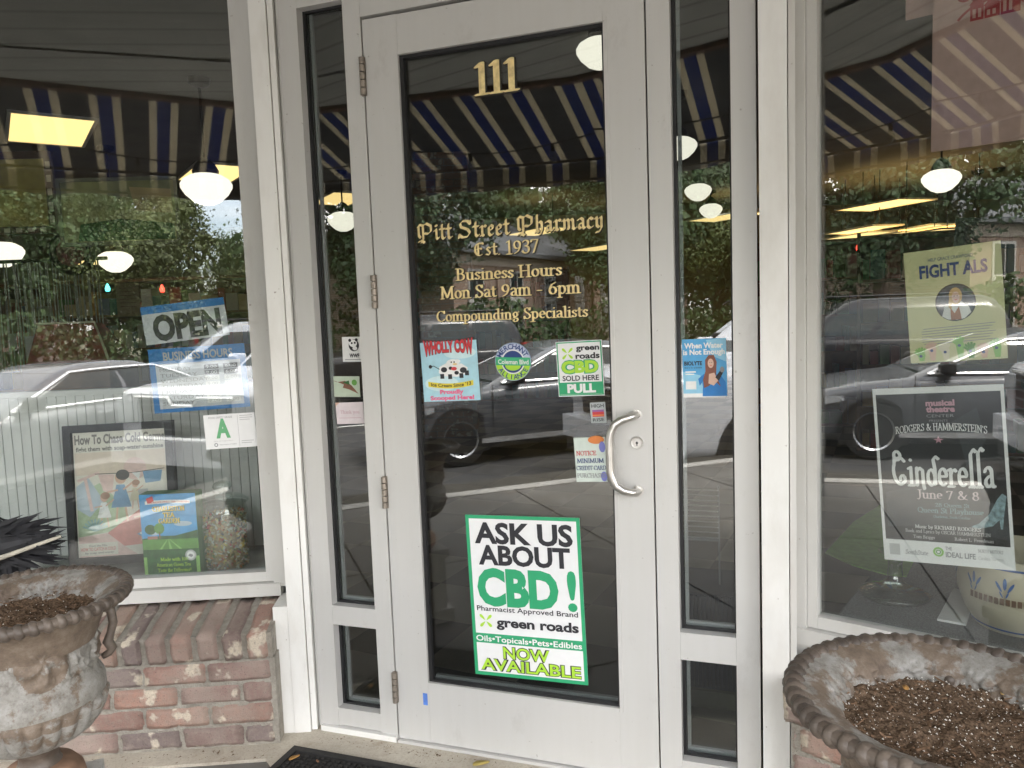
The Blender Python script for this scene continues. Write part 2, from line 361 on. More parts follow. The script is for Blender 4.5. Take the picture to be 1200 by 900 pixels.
def A(cx, cy, rx, ry, a0, a1, n=9):
    return [(cx + rx * math.cos(RAD(a0 + (a1 - a0) * i / n)), cy + ry * math.sin(RAD(a0 + (a1 - a0) * i / n))) for i in range(n + 1)]
X = 0.64      # x height, cap height 1
def ser(x, y, w=0.13): return [(x - w, y), (x + w, y)]
def stem(x, y0, y1, top='l', bot=True):
    r = [[(x, y0), (x, y1)]]
    if bot: r.append(ser(x, y0))
    if top == 'l': r.append([(x - 0.12, y1 - 0.05), (x, y1)])
    elif top == 'b': r.append(ser(x, y1))
    return r
ROM = {   # letter: (advance, strokes)
 'a': (.52, [[(.09, .50)] + A(.23, .46, .15, .16, 150, 10, 6) + [(.38, .12), (.42, .03), (.48, .03)], [(.38, .37), (.22, .33), (.11, .24), (.09, .13), (.16, .03), (.26, .03), (.38, .13)]]),
 'b': (.56, stem(.12, 0, 1, 'l', False) + [A(.29, .31, .18, .30, 130, -150, 12)]),
 'c': (.47, [A(.27, .31, .20, .31, 45, 310, 12)]),
 'd': (.58, [A(.28, .31, .19, .30, 50, 310, 12)] + [[(.43, 1), (.43, .02), (.53, .03)], [(.31, .95), (.43, 1)]]),
 'e': (.50, [[(.09, .35), (.42, .35)] + A(.26, .33, .18, .30, 15, 305, 12)]),
 'f': (.36, [[(.16, 0), (.16, .8)] + A(.30, .80, .14, .19, 180, 50, 5), ser(.16, 0), [(.03, .6), (.32, .6)]]),
 'g': (.54, [A(.25, .42, .15, .21, 0, 360, 14), [(.33, .58), (.5, .63)], [(.16, .24), (.12, .12), (.36, .08), (.44, -.05), (.36, -.2), (.2, -.24), (.08, -.14), (.14, -.02)]]),
 'h': (.60, stem(.13, 0, 1) + [[(.13, .42)] + A(.29, .43, .16, .20, 130, 0, 6) + [(.45, 0)], ser(.45, 0)]),
 'i': (.30, stem(.15, 0, .62) + [[(.14, .88), (.17, .86)]]),
 'j': (.30, [[(.17, .62), (.17, -.1), (.05, -.22)], [(.05, .57), (.17, .62)], [(.16, .88), (.18, .86)]]),
 'k': (.58, stem(.13, 0, 1) + [[(.44, .60), (.15, .30)], [(.24, .38), (.48, .02)], ser(.48, .0, .1)]),
 'l': (.30, stem(.15, 0, 1)),
 'm': (.90, stem(.13, 0, .62) + [[(.13, .42)] + A(.28, .43, .15, .20, 130, 0, 6) + [(.43, 0)], ser(.43, 0, .1), [(.43, .42)] + A(.58, .43, .16, .20, 130, 0, 6) + [(.74, 0)], ser(.74, 0)]),
 'n': (.60, stem(.13, 0, .62) + [[(.13, .42)] + A(.29, .43, .16, .20, 130, 0, 6) + [(.45, 0)], ser(.45, 0)]),
 'o': (.54, [A(.27, .31, .19, .30, 0, 360, 16)]),
 'p': (.58, [[(.13, -.28), (.13, .62)], ser(.13, -.28), [(.02, .57), (.13, .62)], A(.30, .31, .18, .30, 140, -140, 12)]),
 'q': (.58, [A(.28, .31, .19, .30, 50, 310, 12), [(.43, .62), (.43, -.28)], ser(.43, -.28)]),
 'r': (.43, stem(.13, 0, .62) + [[(.13, .40), (.22, .56), (.32, .60), (.38, .54)]]),
 's': (.42, [[(.35, .50), (.30, .60), (.18, .61), (.09, .52), (.12, .41), (.30, .27), (.34, .15), (.26, .03), (.13, .02), (.06, .13)]]),
 't': (.36, [[(.15, .80), (.15, .12), (.22, .02), (.33, .06)], [(.03, .60), (.31, .60)]]),
 'u': (.60, [[(.13, .62), (.13, .2)] + A(.28, .2, .15, .19, 180, 310, 6) + [(.45, .18)], [(.45, .62), (.45, .02), (.54, .03)], [(.02, .6), (.13, .62)], [(.34, .6), (.45, .62)]]),
 'v': (.54, [[(.08, .60), (.27, .02), (.46, .60)], ser(.08, .61, .09), ser(.46, .61, .09)]),
 'w': (.80, [[(.08, .60), (.25, .02), (.40, .55), (.56, .02), (.73, .60)], ser(.08, .61, .09), ser(.73, .61, .09)]),
 'x': (.54, [[(.08, .60), (.46, .02)], [(.45, .60), (.09, .02)], ser(.08, .61, .09), ser(.46, .0, .09)]),
 'y': (.54, [[(.08, .60), (.28, .04)], [(.46, .60), (.24, -.10), (.12, -.25), (.05, -.2)], ser(.08, .61, .09), ser(.46, .61, .09)]),
 'z': (.50, [[(.08, .60), (.42, .60), (.08, .03), (.43, .03)]]),
 'A': (.78, [[(.10, 0), (.38, .98), (.66, 0)], [(.22, .36), (.54, .36)], ser(.10, 0, .11), ser(.66, 0, .12)]),
 'B': (.68, stem(.15, 0, .97, None, False) + [[(.03, .97), (.32, .97)] + A(.32, .76, .18, .21, 90, -90, 7) + [(.15, .54)], [(.15, .54), (.34, .54)] + A(.34, .28, .22, .26, 90, -90, 8) + [(.03, .01)]]),
 'C': (.74, [A(.40, .49, .32, .48, 40, 320, 14), [(.65, .97), (.65, .72)]]),
 'D': (.78, stem(.15, 0, .97, None, False) + [[(.03, .97), (.32, .97)] + A(.32, .49, .34, .48, 90, -90, 10) + [(.03, .01)]]),
 'E': (.64, stem(.15, 0, .97, None, False) + [[(.03, .97), (.54, .97), (.54, .80)], [(.15, .52), (.42, .52)], [(.42, .62), (.42, .42)], [(.03, .01), (.55, .01), (.57, .2)]]),
 'F': (.60, stem(.15, 0, .97, None) + [[(.03, .97), (.54, .97), (.54, .80)], [(.15, .52), (.42, .52)], [(.42, .62), (.42, .42)]]),
 'G': (.80, [A(.40, .49, .32, .48, 45, 300, 13) + [(.64, .10), (.64, .42)], ser(.64, .42, .12), [(.64, .97), (.64, .75)]]),
 'H': (.82, stem(.15, 0, .97, 'b') + stem(.65, 0, .97, 'b') + [[(.15, .51), (.65, .51)]]),
 'I': (.36, stem(.18, 0, .97, 'b')),
 'J': (.46, [[(.28, .97), (.28, .1), (.18, -.1), (.06, -.06)], ser(.28, .97)]),
 'K': (.78, stem(.15, 0, .97, 'b') + [[(.62, .96), (.17, .46)], [(.28, .56), (.66, .0)], ser(.66, 0, .1), ser(.62, .97, .1)]),
 'L': (.62, stem(.15, 0, .97, 'b', False) + [[(.03, .01), (.54, .01), (.56, .22)]]),
 'M': (.98, [[(.13, 0), (.16, .97), (.48, .08), (.80, .97), (.83, 0)], ser(.13, 0, .1), ser(.83, 0, .12), [(.04, .97), (.16, .97)], [(.80, .97), (.92, .97)]]),
 'N': (.84, [[(.15, 0), (.15, .97), (.67, .0), (.67, .97)], ser(.15, 0, .11), ser(.67, .97, .11), [(.03, .97), (.15, .97)]]),
 'O': (.82, [A(.41, .49, .33, .48, 0, 360, 20)]),
 'P': (.64, stem(.15, 0, .97, None) + [[(.03, .97), (.32, .97)] + A(.32, .71, .22, .26, 90, -90, 8) + [(.15, .45)]]),
 'Q': (.82, [A(.41, .49, .33, .48, 0, 360, 20), [(.42, .12), (.74, -.12)]]),
 'R': (.74, stem(.15, 0, .97, None) + [[(.03, .97), (.32, .97)] + A(.32, .73, .20, .24, 90, -90, 8) + [(.15, .49)], [(.32, .49), (.62, .0)], ser(.64, 0, .08)]),
 'S': (.58, [[(.48, .78), (.42, .93), (.28, .98), (.14, .91), (.10, .76), (.18, .60), (.40, .44), (.50, .28), (.46, .10), (.30, .0), (.14, .05), (.07, .22)], [(.49, .97), (.49, .76)], [(.07, .0), (.07, .22)]]),
 'T': (.70, stem(.35, 0, .97, None) + [[(.06, .80), (.06, .97), (.64, .97), (.64, .80)]]),
 'U': (.80, [[(.15, .97), (.15, .3)] + A(.40, .3, .25, .30, 180, 360, 8) + [(.65, .97)], ser(.15, .97), ser(.65, .97, .1)]),
 'V': (.76, [[(.10, .97), (.38, .02), (.66, .97)], ser(.10, .97, .1), ser(.66, .97, .1)]),
 'W': (1.04, [[(.10, .97), (.32, .02), (.52, .90), (.74, .02), (.94, .97)], ser(.10, .97, .1), ser(.94, .97, .1)]),
 'X': (.74, [[(.10, .97), (.64, .0)], [(.64, .97), (.10, 0)], ser(.1, .97, .1), ser(.64, 0, .1)]),
 'Y': (.74, [[(.10, .97), (.37, .48), (.64, .97)], [(.37, .48), (.37, 0)], ser(.37, 0), ser(.1, .97, .1), ser(.64, .97, .1)]),
 'Z': (.68, [[(.10, .80), (.10, .97), (.60, .97), (.08, .01), (.60, .01), (.60, .2)]]),
 '0': (.62, [A(.31, .45, .22, .44, 0, 360, 18)]),
 '1': (.44, [[(.08, .86), (.22, .97), (.22, 0)], ser(.22, 0, .15)]),
 '2': (.58, [[(.09, .70)] + A(.27, .70, .18, .22, 160, -20, 7) + [(.08, .02), (.48, .02), (.52, .18)]]),
 '3': (.56, [[(.10, .80)] + A(.26, .72, .18, .20, 150, -70, 8), [(.24, .52)] + A(.25, .25, .22, .26, 80, -160, 10)]),
 '4': (.60, [[(.40, 0), (.40, .92), (.06, .28), (.54, .28)], ser(.4, 0)]),
 '5': (.56, [[(.46, .92), (.14, .92), (.12, .52)] + A(.26, .28, .21, .28, 110, -160, 10)]),
 '6': (.60, [[(.46, .88), (.24, .74), (.12, .48), (.10, .28)] + A(.30, .28, .20, .27, 180, -180, 16)]),
 '7': (.54, [[(.06, .76), (.08, .91), (.48, .91), (.20, 0)]]),
 '8': (.60, [A(.30, .69, .16, .21, 0, 360, 14), A(.30, .24, .21, .24, 0, 360, 16)]),
 '9': (.60, [A(.30, .63, .20, .27, 0, 360, 16), [(.50, .62), (.47, .40), (.35, .15), (.14, .02)]]),
 '.': (.26, [[(.11, .03), (.14, .03)]]), ',': (.26, [[(.13, .04), (.08, -.12)]]), "'": (.22, [[(.11, .95), (.09, .74)]]),
 '-': (.46, [[(.08, .33), (.34, .33)]]), '&': (.86, [[(.76, .55), (.5, .08), (.3, .0), (.12, .12), (.14, .34), (.42, .62), (.44, .82), (.32, .96), (.2, .84), (.28, .6), (.62, .1), (.8, .02)]]),
 '!': (.3, [[(.15, .97), (.15, .3)], [(.14, .03), (.17, .03)]]), ' ': (.32, []),
}
BLK = {   # broad nib black letter
 'P': (1.05, [[(.42, .90), (.42, .06), (.30, -.10)], [(.10, .82), (.22, .95), (.42, .88)], [(.42, .86), (.62, .99), (.90, .84), (.90, .52), (.72, .38), (.50, .42)], [(.16, .82), (.16, .30), (.26, .18)], [(.14, -.06), (.30, .02), (.48, -.12)]]),
 'S': (.88, [[(.74, .78), (.60, .95), (.32, .96), (.16, .80), (.22, .62), (.60, .46), (.72, .26), (.56, .05), (.28, .02), (.08, .18)], [(.74, .96), (.76, .76)], [(.08, .0), (.08, .20)]]),
 'E': (.80, [A(.42, .48, .30, .46, 60, 300, 10), [(.26, .50), (.50, .56), (.56, .48)], [(.34, .90), (.34, .10)], [(.46, .90), (.62, .96), (.68, .84)]]),
 'i': (.34, [[(.06, .52), (.15, .60), (.18, .50), (.18, .12), (.24, .03), (.33, .12)], [(.14, .84), (.22, .80)]]),
 't': (.38, [[(.18, .84), (.18, .12), (.26, .02), (.36, .10)], [(.04, .60), (.34, .60)]]),
 'r': (.44, [[(.06, .52), (.15, .60), (.18, .50), (.18, .08)], [(.08, .04), (.18, .10), (.26, .03)], [(.18, .48), (.32, .62), (.40, .54)]]),
 'e': (.46, [[(.34, .08), (.22, .02), (.12, .12), (.12, .48), (.24, .60), (.36, .52), (.34, .40), (.14, .30)]]),
 'h': (.52, [[(.14, .96), (.14, .06)], [(.14, .46), (.30, .60), (.40, .50), (.40, .12), (.30, -.12)], [(.06, .04), (.14, .08), (.22, .02)]]),
 'a': (.50, [[(.10, .52), (.24, .60), (.36, .52), (.36, .12), (.42, .03), (.50, .10)], [(.36, .34), (.18, .30), (.12, .16), (.20, .04), (.34, .12)]]),
 'm': (.80, [[(.06, .52), (.14, .60), (.17, .50), (.17, .06)], [(.17, .46), (.32, .60), (.40, .50), (.40, .06)], [(.40, .46), (.55, .60), (.63, .50), (.63, .12), (.70, .03), (.78, .10)]]),
 'c': (.42, [[(.36, .50), (.24, .60), (.12, .48), (.12, .12), (.22, .02), (.36, .10)]]),
 'y': (.52, [[(.06, .52), (.14, .60), (.16, .50), (.16, .14), (.26, .04), (.38, .12)], [(.30, .54), (.38, .60), (.40, .50), (.40, .02), (.28, -.20), (.12, -.22)]]),
 's': (.44, [[(.34, .52), (.22, .60), (.12, .48), (.34, .20), (.24, .03), (.08, .10)]]),
 ' ': (.34, []), '.': (.26, [[(.10, .05), (.16, .02)]]),
}
_lay = [0]
def hull(pts):
    pts = sorted(set((round(x, 5), round(y, 5)) for x, y in pts))
    def half(ps):
        h = []
        for p in ps:
            while len(h) > 1 and (h[-1][0] - h[-2][0]) * (p[1] - h[-2][1]) - (h[-1][1] - h[-2][1]) * (p[0] - h[-2][0]) <= 0: h.pop()
            h.append(p)
        return h
    a, b = half(pts), half(pts[::-1]); return a[:-1] + b[:-1]
def pen(s, font=ROM, thick=0.075, thin=0.028, ang=15, track=0.0):
    """letters drawn with a broad nib -> convex polygons in cap-height units"""
    nib = []
    for k in range(8):
        a = 2 * math.pi * k / 8; x, y = thick * math.cos(a), thin * math.sin(a)
        c, q = math.cos(RAD(ang)), math.sin(RAD(ang)); nib.append((x * c - y * q, x * q + y * c))
    out, x0 = [], 0.0
    for ch in s:
        adv, strokes = font.get(ch, ROM.get(ch, ROM[' ']))
        for st in strokes:
            for p, q in zip(st, st[1:]):
                out.append(hull([(x0 + p[0] + a, p[1] + b) for a, b in nib] + [(x0 + q[0] + a, q[1] + b) for a, b in nib]))
        x0 += adv + track
    xs = [p[0] for f in out for p in f]; m = min(xs)
    return [[(x - m, y) for x, y in f] for f in out], max(xs) - m

class Sheet:
    """A flat printed sheet standing at real size; x and y are fractions from its top left corner."""
    def __init__(s, name, label, cat, M, w, h, back, thick=0.0012, group=None):
        s.root = thing(name, label, cat, M, group); s.w, s.h, s.parts, s.n = w, h, {}, 0
        b = MB(); b.box(0, w, 0, thick, 0, h); s.back = b.build('sheet', back, s.root)
    def _mb(s, part, mat):
        k = (part, mat.name)
        if k not in s.parts: s.parts[k] = (MB(), mat)
        return s.parts[k][0]
    def poly(s, pts, mat, part='print', lay=None):
        s.n += 1; y = -0.00025 - 0.0003 * (lay or 0) - 0.000002 * (s.n % 120)
        s._mb(part, mat).poly([(x * s.w, y, (1 - z) * s.h) for x, z in pts])
    def rect(s, x0, y0, x1, y1, mat, part='print', lay=0): s.poly([(x0, y0), (x1, y0), (x1, y1), (x0, y1)], mat, part, lay)
    def disc(s, cx, cy, rx, mat, part='print', lay=0, ry=None, n=28, a0=0, a1=360):
        ry = rx * s.w / s.h if ry is None else ry
        s.poly([(cx + rx * math.cos(RAD(a0 + (a1 - a0) * k / n)), cy - ry * math.sin(RAD(a0 + (a1 - a0) * k / n))) for k in range(n)], mat, part, lay)
    def ring(s, cx, cy, r0, r1, mat, part='print', lay=0, n=28, a0=0, a1=360):
        q = s.w / s.h
        for k in range(n):
            a, b = RAD(a0 + (a1 - a0) * k / n), RAD(a0 + (a1 - a0) * (k + 1) / n)
            s.poly([(cx + r * math.cos(t), cy - r * q * math.sin(t)) for r, t in ((r0, a), (r1, a), (r1, b), (r0, b))], mat, part, lay)
    def line(s, pts, wd, mat, part='print', lay=0):
        for p, q in zip(pts, pts[1:]):
            dx, dy = (q[0] - p[0]) * s.w, (q[1] - p[1]) * s.h; l = math.hypot(dx, dy) or 1
            nx, ny = -dy / l * wd / 2 / s.w, dx / l * wd / 2 / s.h
            s.poly([(p[0] + nx, p[1] + ny), (q[0] + nx, q[1] + ny), (q[0] - nx, q[1] - ny), (p[0] - nx, p[1] - ny)], mat, part, lay)
    def text(s, t, x0, x1, base, cap, mat, part='lettering', lay=3, style='sans', bold=0.0, shear=0.0, arc=0.0, outline=None, ow=0.02, slope=0.0, taper=0.0):
        if style == 'sans': fs, w = sans(t, bold, shear)
        elif style == 'rom': fs, w = pen(t, ROM, thick=0.07 + bold, thin=0.03 + bold * .5)
        else: fs, w = pen(t, BLK, 0.085, 0.022, 42)
        capm = cap * s.h; sx = (x1 - x0) * s.w / w
        if outline is not None and style == 'sans':
            fo, wo = sans(t, bold + ow, shear)
            s._put(fo, x0 - ow * .6 * sx / s.w, base, (x1 - x0 + 1.2 * ow * sx / s.w) * s.w / wo, capm, outline, part + '_outline', lay - 1, arc, slope, taper)
        s._put(fs, x0, base, sx, capm, mat, part, lay, arc, slope, taper)
    def _put(s, fs, x0, base, sx, capm, mat, part, lay, arc, slope, taper):
        s.tn = getattr(s, 'tn', 0) + 1
        s.parts[(part, s.tn)] = (MB(), mat); mb = s.parts[(part, s.tn)][0]; n0 = 0
        W = max(p[0] for f in fs for p in f) or 1
        for f in fs:
            n0 += 1; y = -0.00025 - 0.0003 * lay - 0.0000025 * (n0 % 60)
            v = []
            for px, py in f:
                u = px / W - 0.5
                z = (1 - base) * s.h + py * capm * (1 + taper * (4 * u * u)) + arc * s.h * (1 - 4 * u * u) - slope * s.h * (u + .5)
                v.append((x0 * s.w + px * sx, y, z))
            try: mb.poly(v)
            except ValueError: pass
    def done(s):
        for (part, _), (mb, mat) in s.parts.items(): mb.build(part, mat, s.root, normals=False)
        s.parts = {}
        return s.root

def sheet_at(name, label, cat, w, off, tl, tr, bl, back, thick=0.0012, group=None, lean=0.0, level=False):
    """sheet in a plane parallel to wall W, OFF metres behind its glass, with three corners as seen"""
    (u0, z0), (u1, z1), (u2, z2) = uz(w, tl, off), uz(w, tr, off), uz(w, bl, off)
    wd = math.hypot(u1 - u0, z1 - z0); ht = math.hypot(u2 - u0, z2 - z0); tilt = math.atan2(z1 - z0, u1 - u0)
    if level: tilt = 0.0; wd = abs(u1 - u0); ht = abs(z2 - z0)
    ex = Vector((math.cos(tilt), 0, math.sin(tilt))); ez = Vector((-math.sin(tilt), 0, math.cos(tilt)))
    o = Vector((u0, off, z0)) - ez * ht
    M = wallM(w) @ Matrix.Translation(o) @ Matrix.Rotation(-tilt, 4, 'Y') @ Matrix.Rotation(-lean, 4, 'X')
    return Sheet(name, label, cat, M, wd, ht, back, thick, group)
PAPER = flat("white_paper", (0.78, 0.78, 0.76), 0.6, vary=0.03)
INK = flat("black_ink", (0.025, 0.025, 0.03), 0.6)
# ------------------------------------------------------------------ the shop front
class WT:
    """a thing whose shapes are written in wall coordinates (along, inward, up)"""
    def __init__(s, name, label, cat, w, u=0.0, y=0.0, z=0.0, group=None):
        s.root = thing(name, label, cat, wallM(w, u, y, z), group); s.T = Matrix.Translation((-u, -y, -z)); s.w = w
    def add(s, mb, name, mat, parent=None, **k):
        if parent is None: return mb.build(name, mat, s.root, M=s.T, **k)
        return mb.build(name, mat, parent, **k)

# ---- ground: far ground, road, pavement
SE = Vector((0.51, -0.86, 0)); SE.normalize()        # direction of the street
SN = Vector((-0.86, -0.51, 0)); SN.normalize()       # from the shop towards the road
KB = Vector((-2.80, -0.88, 0))                        # a point of the kerb
def st(a, b, z=0.0): p = KB + SE * a + SN * b; return (p.x, p.y, z)
ROAD = -0.45
m = MB(); m.quad((-900, -900, ROAD - .02), (900, -900, ROAD - .02), (900, 900, ROAD - .02), (-900, 900, ROAD - .02)); structure('ground', m, MAT_GROUND)
m = MB(); m.quad(st(-60, .0, ROAD), st(120, .0, ROAD), st(120, 17, ROAD), st(-60, 17, ROAD)); structure('road', m, MAT_ASPH)
m = MB(); m.prismz([st(-60, 17, 0)[:2], st(120, 17, 0)[:2], st(120, 20, 0)[:2], st(-60, 20, 0)[:2]][::-1], ROAD - .01, ROAD + .14); structure('far_pavement', m, MAT_KERB)
MAT_LINE = flat("road_paint", (0.72, 0.72, 0.68), 0.8, vary=0.2)
m = MB()
for k in range(-3, 12): m.quad(st(k * 4 - 1, 7.2, ROAD + .004), st(k * 4 + 1, 7.2, ROAD + .004), st(k * 4 + 1, 7.32, ROAD + .004), st(k * 4 - 1, 7.32, ROAD + .004))
structure('road_marking', m, MAT_LINE)
m = MB()
# pavement slabs with open joints between them
for i in range(-6, 12):
    for j in range(0, 4):
        a0, a1 = i * 1.5 + .006, (i + 1) * 1.5 - .006; b0, b1 = -.55 - (j + 1) * 1.5 + .006, -.55 - j * 1.5 - .006
        m.prismz([st(a0, b0)[:2], st(a1, b0)[:2], st(a1, b1)[:2], st(a0, b1)[:2]][::-1], -.1, 0)
m.bevel(.006, 1)
structure('pavement', m, MAT_CONC)
m = MB(); m.prismz([st(-12, -9)[:2], st(24, -9)[:2], st(24, -.02)[:2], st(-12, -.02)[:2]][::-1], ROAD - .01, -.012); structure('pavement_bed', m, flat("joint_dirt", (0.06, 0.055, 0.045), .95))
m = MB()
m.prismz([st(-60, -.54)[:2], st(90, -.54)[:2], st(90, -.40)[:2], st(-60, -.40)[:2]][::-1], ROAD - .01, .004)
m.prismz([st(-60, -.395)[:2], st(90, -.395)[:2], st(90, .0)[:2], st(-60, .0)[:2]][::-1], ROAD - .01, -.2)
m.bevel(.012, 2)
structure('kerb', m, MAT_KERB)
# cement apron in front of the door
m = MB(); a = [wallM('L', -3.6, -.30) @ Vector((0, 0, 0)), wallM('L', .0, -.30) @ Vector((0, 0, 0)), wallM('D', -.2, -.34) @ Vector((0, 0, 0)), wallM('D', 1.25, -.34) @ Vector((0, 0, 0)), wallM('R', 3, -.34) @ Vector((0, 0, 0)), wallM('R', 3, .5) @ Vector((0, 0, 0)), wallM('D', 1.25, .3) @ Vector((0, 0, 0)), wallM('D', -.2, .3) @ Vector((0, 0, 0)), wallM('L', -3.6, .3) @ Vector((0, 0, 0))]
m.prismz([(p.x, p.y) for p in a], -.1, .010); structure('doorstep', m, concrete("cement_apron", (0.44, 0.40, 0.33), (0.60, 0.55, 0.46), (0.24, 0.16, 0.10), 1.6))

# ---- bricks
BR_COL = [(0.30, 0.135, 0.095), (0.34, 0.16, 0.11), (0.24, 0.12, 0.10), (0.40, 0.22, 0.15), (0.20, 0.115, 0.10), (0.37, 0.17, 0.11), (0.28, 0.17, 0.14), (0.17, 0.12, 0.115)]
def brick_wall(w, u0, u1, yb, label, seed):
    """low brick wall under a window: stretcher courses, a sloping rowlock sill on top"""
    rnd = random.Random(seed)
    t = WT('brick_wall', label, 'wall', w, (u0 + u1) / 2, -.16, 0)
    m = MB(); col = m.bm.loops.layers.float_color.new('brick')
    def brick(x0, x1, y0, y1, z0, z1, Mx=None):
        b = bmesh.new(); bmesh.ops.create_cube(b, size=1)
        for v in b.verts:
            v.co = Vector((x0 + (v.co.x + .5) * (x1 - x0), y0 + (v.co.y + .5) * (y1 - y0), z0 + (v.co.z + .5) * (z1 - z0)))
        bmesh.ops.bevel(b, geom=b.edges[:], offset=.0045, segments=2, affect='EDGES')
        bmesh.ops.subdivide_edges(b, edges=[e for e in b.edges if e.calc_length() > .04], cuts=5, use_grid_fill=True)
        s0 = rnd.random() * 50
        for v in b.verts:
            d = mnoise.noise_vector(v.co * 28 + Vector((s0, 0, 0))) * .003 + mnoise.noise_vector(v.co * 75 + Vector((s0, 3, 0))) * .0030
            v.co += d
            if Mx: v.co = Mx @ v.co
        c = Vector(rnd.choice(BR_COL)) * rnd.uniform(.85, 1.2)
        vm = {v: m.bm.verts.new(v.co) for v in b.verts}
        for f in b.faces:
            nf = m.bm.faces.new([vm[v] for v in f.verts]); nf.smooth = True
            for l in nf.loops: l[col] = (c.x, c.y, c.z, 1)
        b.free()
    H, MJ, L = .0725, .009, .208
    for r in range(4):
        z0 = .012 + r * H; x = u1 - (L * .5 if r % 2 else L) + rnd.uniform(-.01, .01); e = u1
        x = u1 - (.100 if r % 2 == 0 else L)
        while e > u0:
            x = max(x, u0); brick(x + MJ / 2, e - MJ / 2, -.216 + rnd.uniform(-.002, .002), -.11, z0 + MJ / 2, z0 + H - MJ / 2)
            e = x; x -= L + rnd.uniform(-.008, .008)
    x = u1
    while x > u0:                                      # rowlock sill
        wd = rnd.uniform(.072, .082)
        Mx = Matrix.Translation((0, -.220 + rnd.uniform(-.004, .004), .306)) @ Matrix.Rotation(RAD(12), 4, 'X')
        brick(x - wd + .009, x - .009, 0, .235, 0, .092 + rnd.uniform(-.004, .004), Mx); x -= wd + .004
    t.add(m, 'bricks', MAT_BRICK)
    m = MB(); m.box(u0, u1 + .012, -.2115, .05, -.02, .306); m.box(u0, u1 + .012, -.13, .05, .306, .375)
    m.loft([[(x, -.208, .3), (x, -.2165, .392), (x, .0, .440), (x, .0, .3)] for x in (u0, u1 + .006)])
    t.add(m, 'mortar', MAT_MORTAR)
    return t
brick_wall('L', -2.75, .012, 0, "low wall of worn red bricks under the left display window", 3)
brick_wall('R', uz('R', (926, 800), -.216)[0], 2.9, 0, "low wall of worn red bricks behind the right hand urn", 8)

# ---- timber posts between windows and door
t = WT('door_post', "chipped white timber post left of the glass door, beside the brick wall", 'post', 'L', .09, -.155, 0)
m = MB(); m.box(.061, .114, -.155, .16, .006, 2.75); m.bevel(.004, 1); t.add(m, 'face_board', MAT_WHITE)
m = MB(); m.box(.012, .060, -.1525, -.02, .006, .452); m.bevel(.003, 1); t.add(m, 'base_board', MAT_WHITE)
m = MB(); m.box(.1165, .134, -.145, .16, .012, 2.75); m.box(.1365, .156, -.118, .16, .012, 2.75); m.bevel(.005, 2); t.add(m, 'moulding', MAT_WHITE)
t = WT('door_post', "white timber post between the right sidelight and the window with the musical poster", 'post', 'D', 1.18, -.05, 0)
m = MB(); m.box(1.148, 1.217, -.055, .16, .006, 2.75); m.bevel(.004, 1); t.add(m, 'face_board', MAT_WHITE)
m = MB(); m.box(1.2195, 1.236, -.032, .16, .006, 2.75); m.bevel(.004, 1); t.add(m, 'moulding', MAT_WHITE2)

# ---- display windows
def display_window(w, u0, u1, z0, z1, edge, label, right_end):
    t = WT('display_window', label, 'window', w, (u0 + u1) / 2, 0, z0 - .08)
    g = MB(); g.box(u0 - .01, u1 + .01, 0.004, .010, z0 - .01, z1 + .01); t.add(g, 'glass', MAT_GLASS)
    m = MB()
    m.box(u0 - .026, u0, -.02, .022, z0 - .034, z1 + .03); m.box(u1, u1 + .026, -.02, .022, z0 - .034, z1 + .03)
    m.box(u0 + .0005, u1 - .0005, -.0195, .022, z0 - .034, z0); m.box(u0 + .0005, u1 - .0005, -.0195, .022, z1, z1 + .03)
    m.bevel(.003, 1); t.add(m, 'glazing_bead', MAT_WHITE2)
    m = MB()
    m.box(u0 - .068, u0 - .0275, -.032, .05, z0 - .05, z1 + .09); m.box(u1 + .0275, u1 + (.0975 if right_end else .067), -.032, .05, z0 - .05, z1 + .09)
    m.box(u0 - .0675, u1 + .0665, -.030, .05, z1 + .0315, z1 + .0895)
    m.bevel(.003, 1); t.add(m, 'frame', MAT_WHITE2)
    m = MB(); m.box(u0 - .07, u1 + (.052 if right_end else .07), -.040, .05, z0 - .081, z0 - .0365); m.bevel(.004, 1); t.add(m, 'sill', MAT_WHITE2)
    if not right_end:
        m = MB(); m.box(u0 - .118, u0 - .0705, -.040, .05, z0 - .22, z0 - .03); m.box(u0 - .0702, u0 + .30, -.030, .05, z0 - .14, z0 - .0815); m.bevel(.003, 1); t.add(m, 'sill_return', MAT_WHITE2)
    return t
display_window('L', -2.62, -.0375, .532, 2.66, 0, "big display window left of the door, with the old poster and the candy jar inside", True)
display_window('R', 0.0, 2.75, .530, 2.66, 0, "big display window right of the door, with the musical and charity posters", False)
for w, a, b_, x in (('L', -4.35, -2.70, "white rendered wall at the far left end of the shop front"), ('R', 2.83, 4.7, "white rendered wall at the far right end of the shop front")):
    t = WT('wall', x, 'wall', w, (a + b_) / 2, 0, 0); m = MB(); m.box(a, b_, -.06, .15, 0, 5.0); t.add(m, 'wall_face', MAT_WHITE)
# wall over the windows
t = thing('upper_wall', "white wall above the shop windows, up under the soffit", 'wall', Matrix.Translation((0, 2.5, 2.45)))
for w, a, b_, z in (('L', -2.70, .16, 2.751), ('D', -.30, 1.235, 2.461), ('R', -.05, 2.83, 2.751)):
    m = MB(); m.box(a, b_, -.02, .15, z, 5.0); o = m.build('wall_face', MAT_WHITE); o.parent = t; o.matrix_local = t.matrix_world.inverted() @ wallM(w)

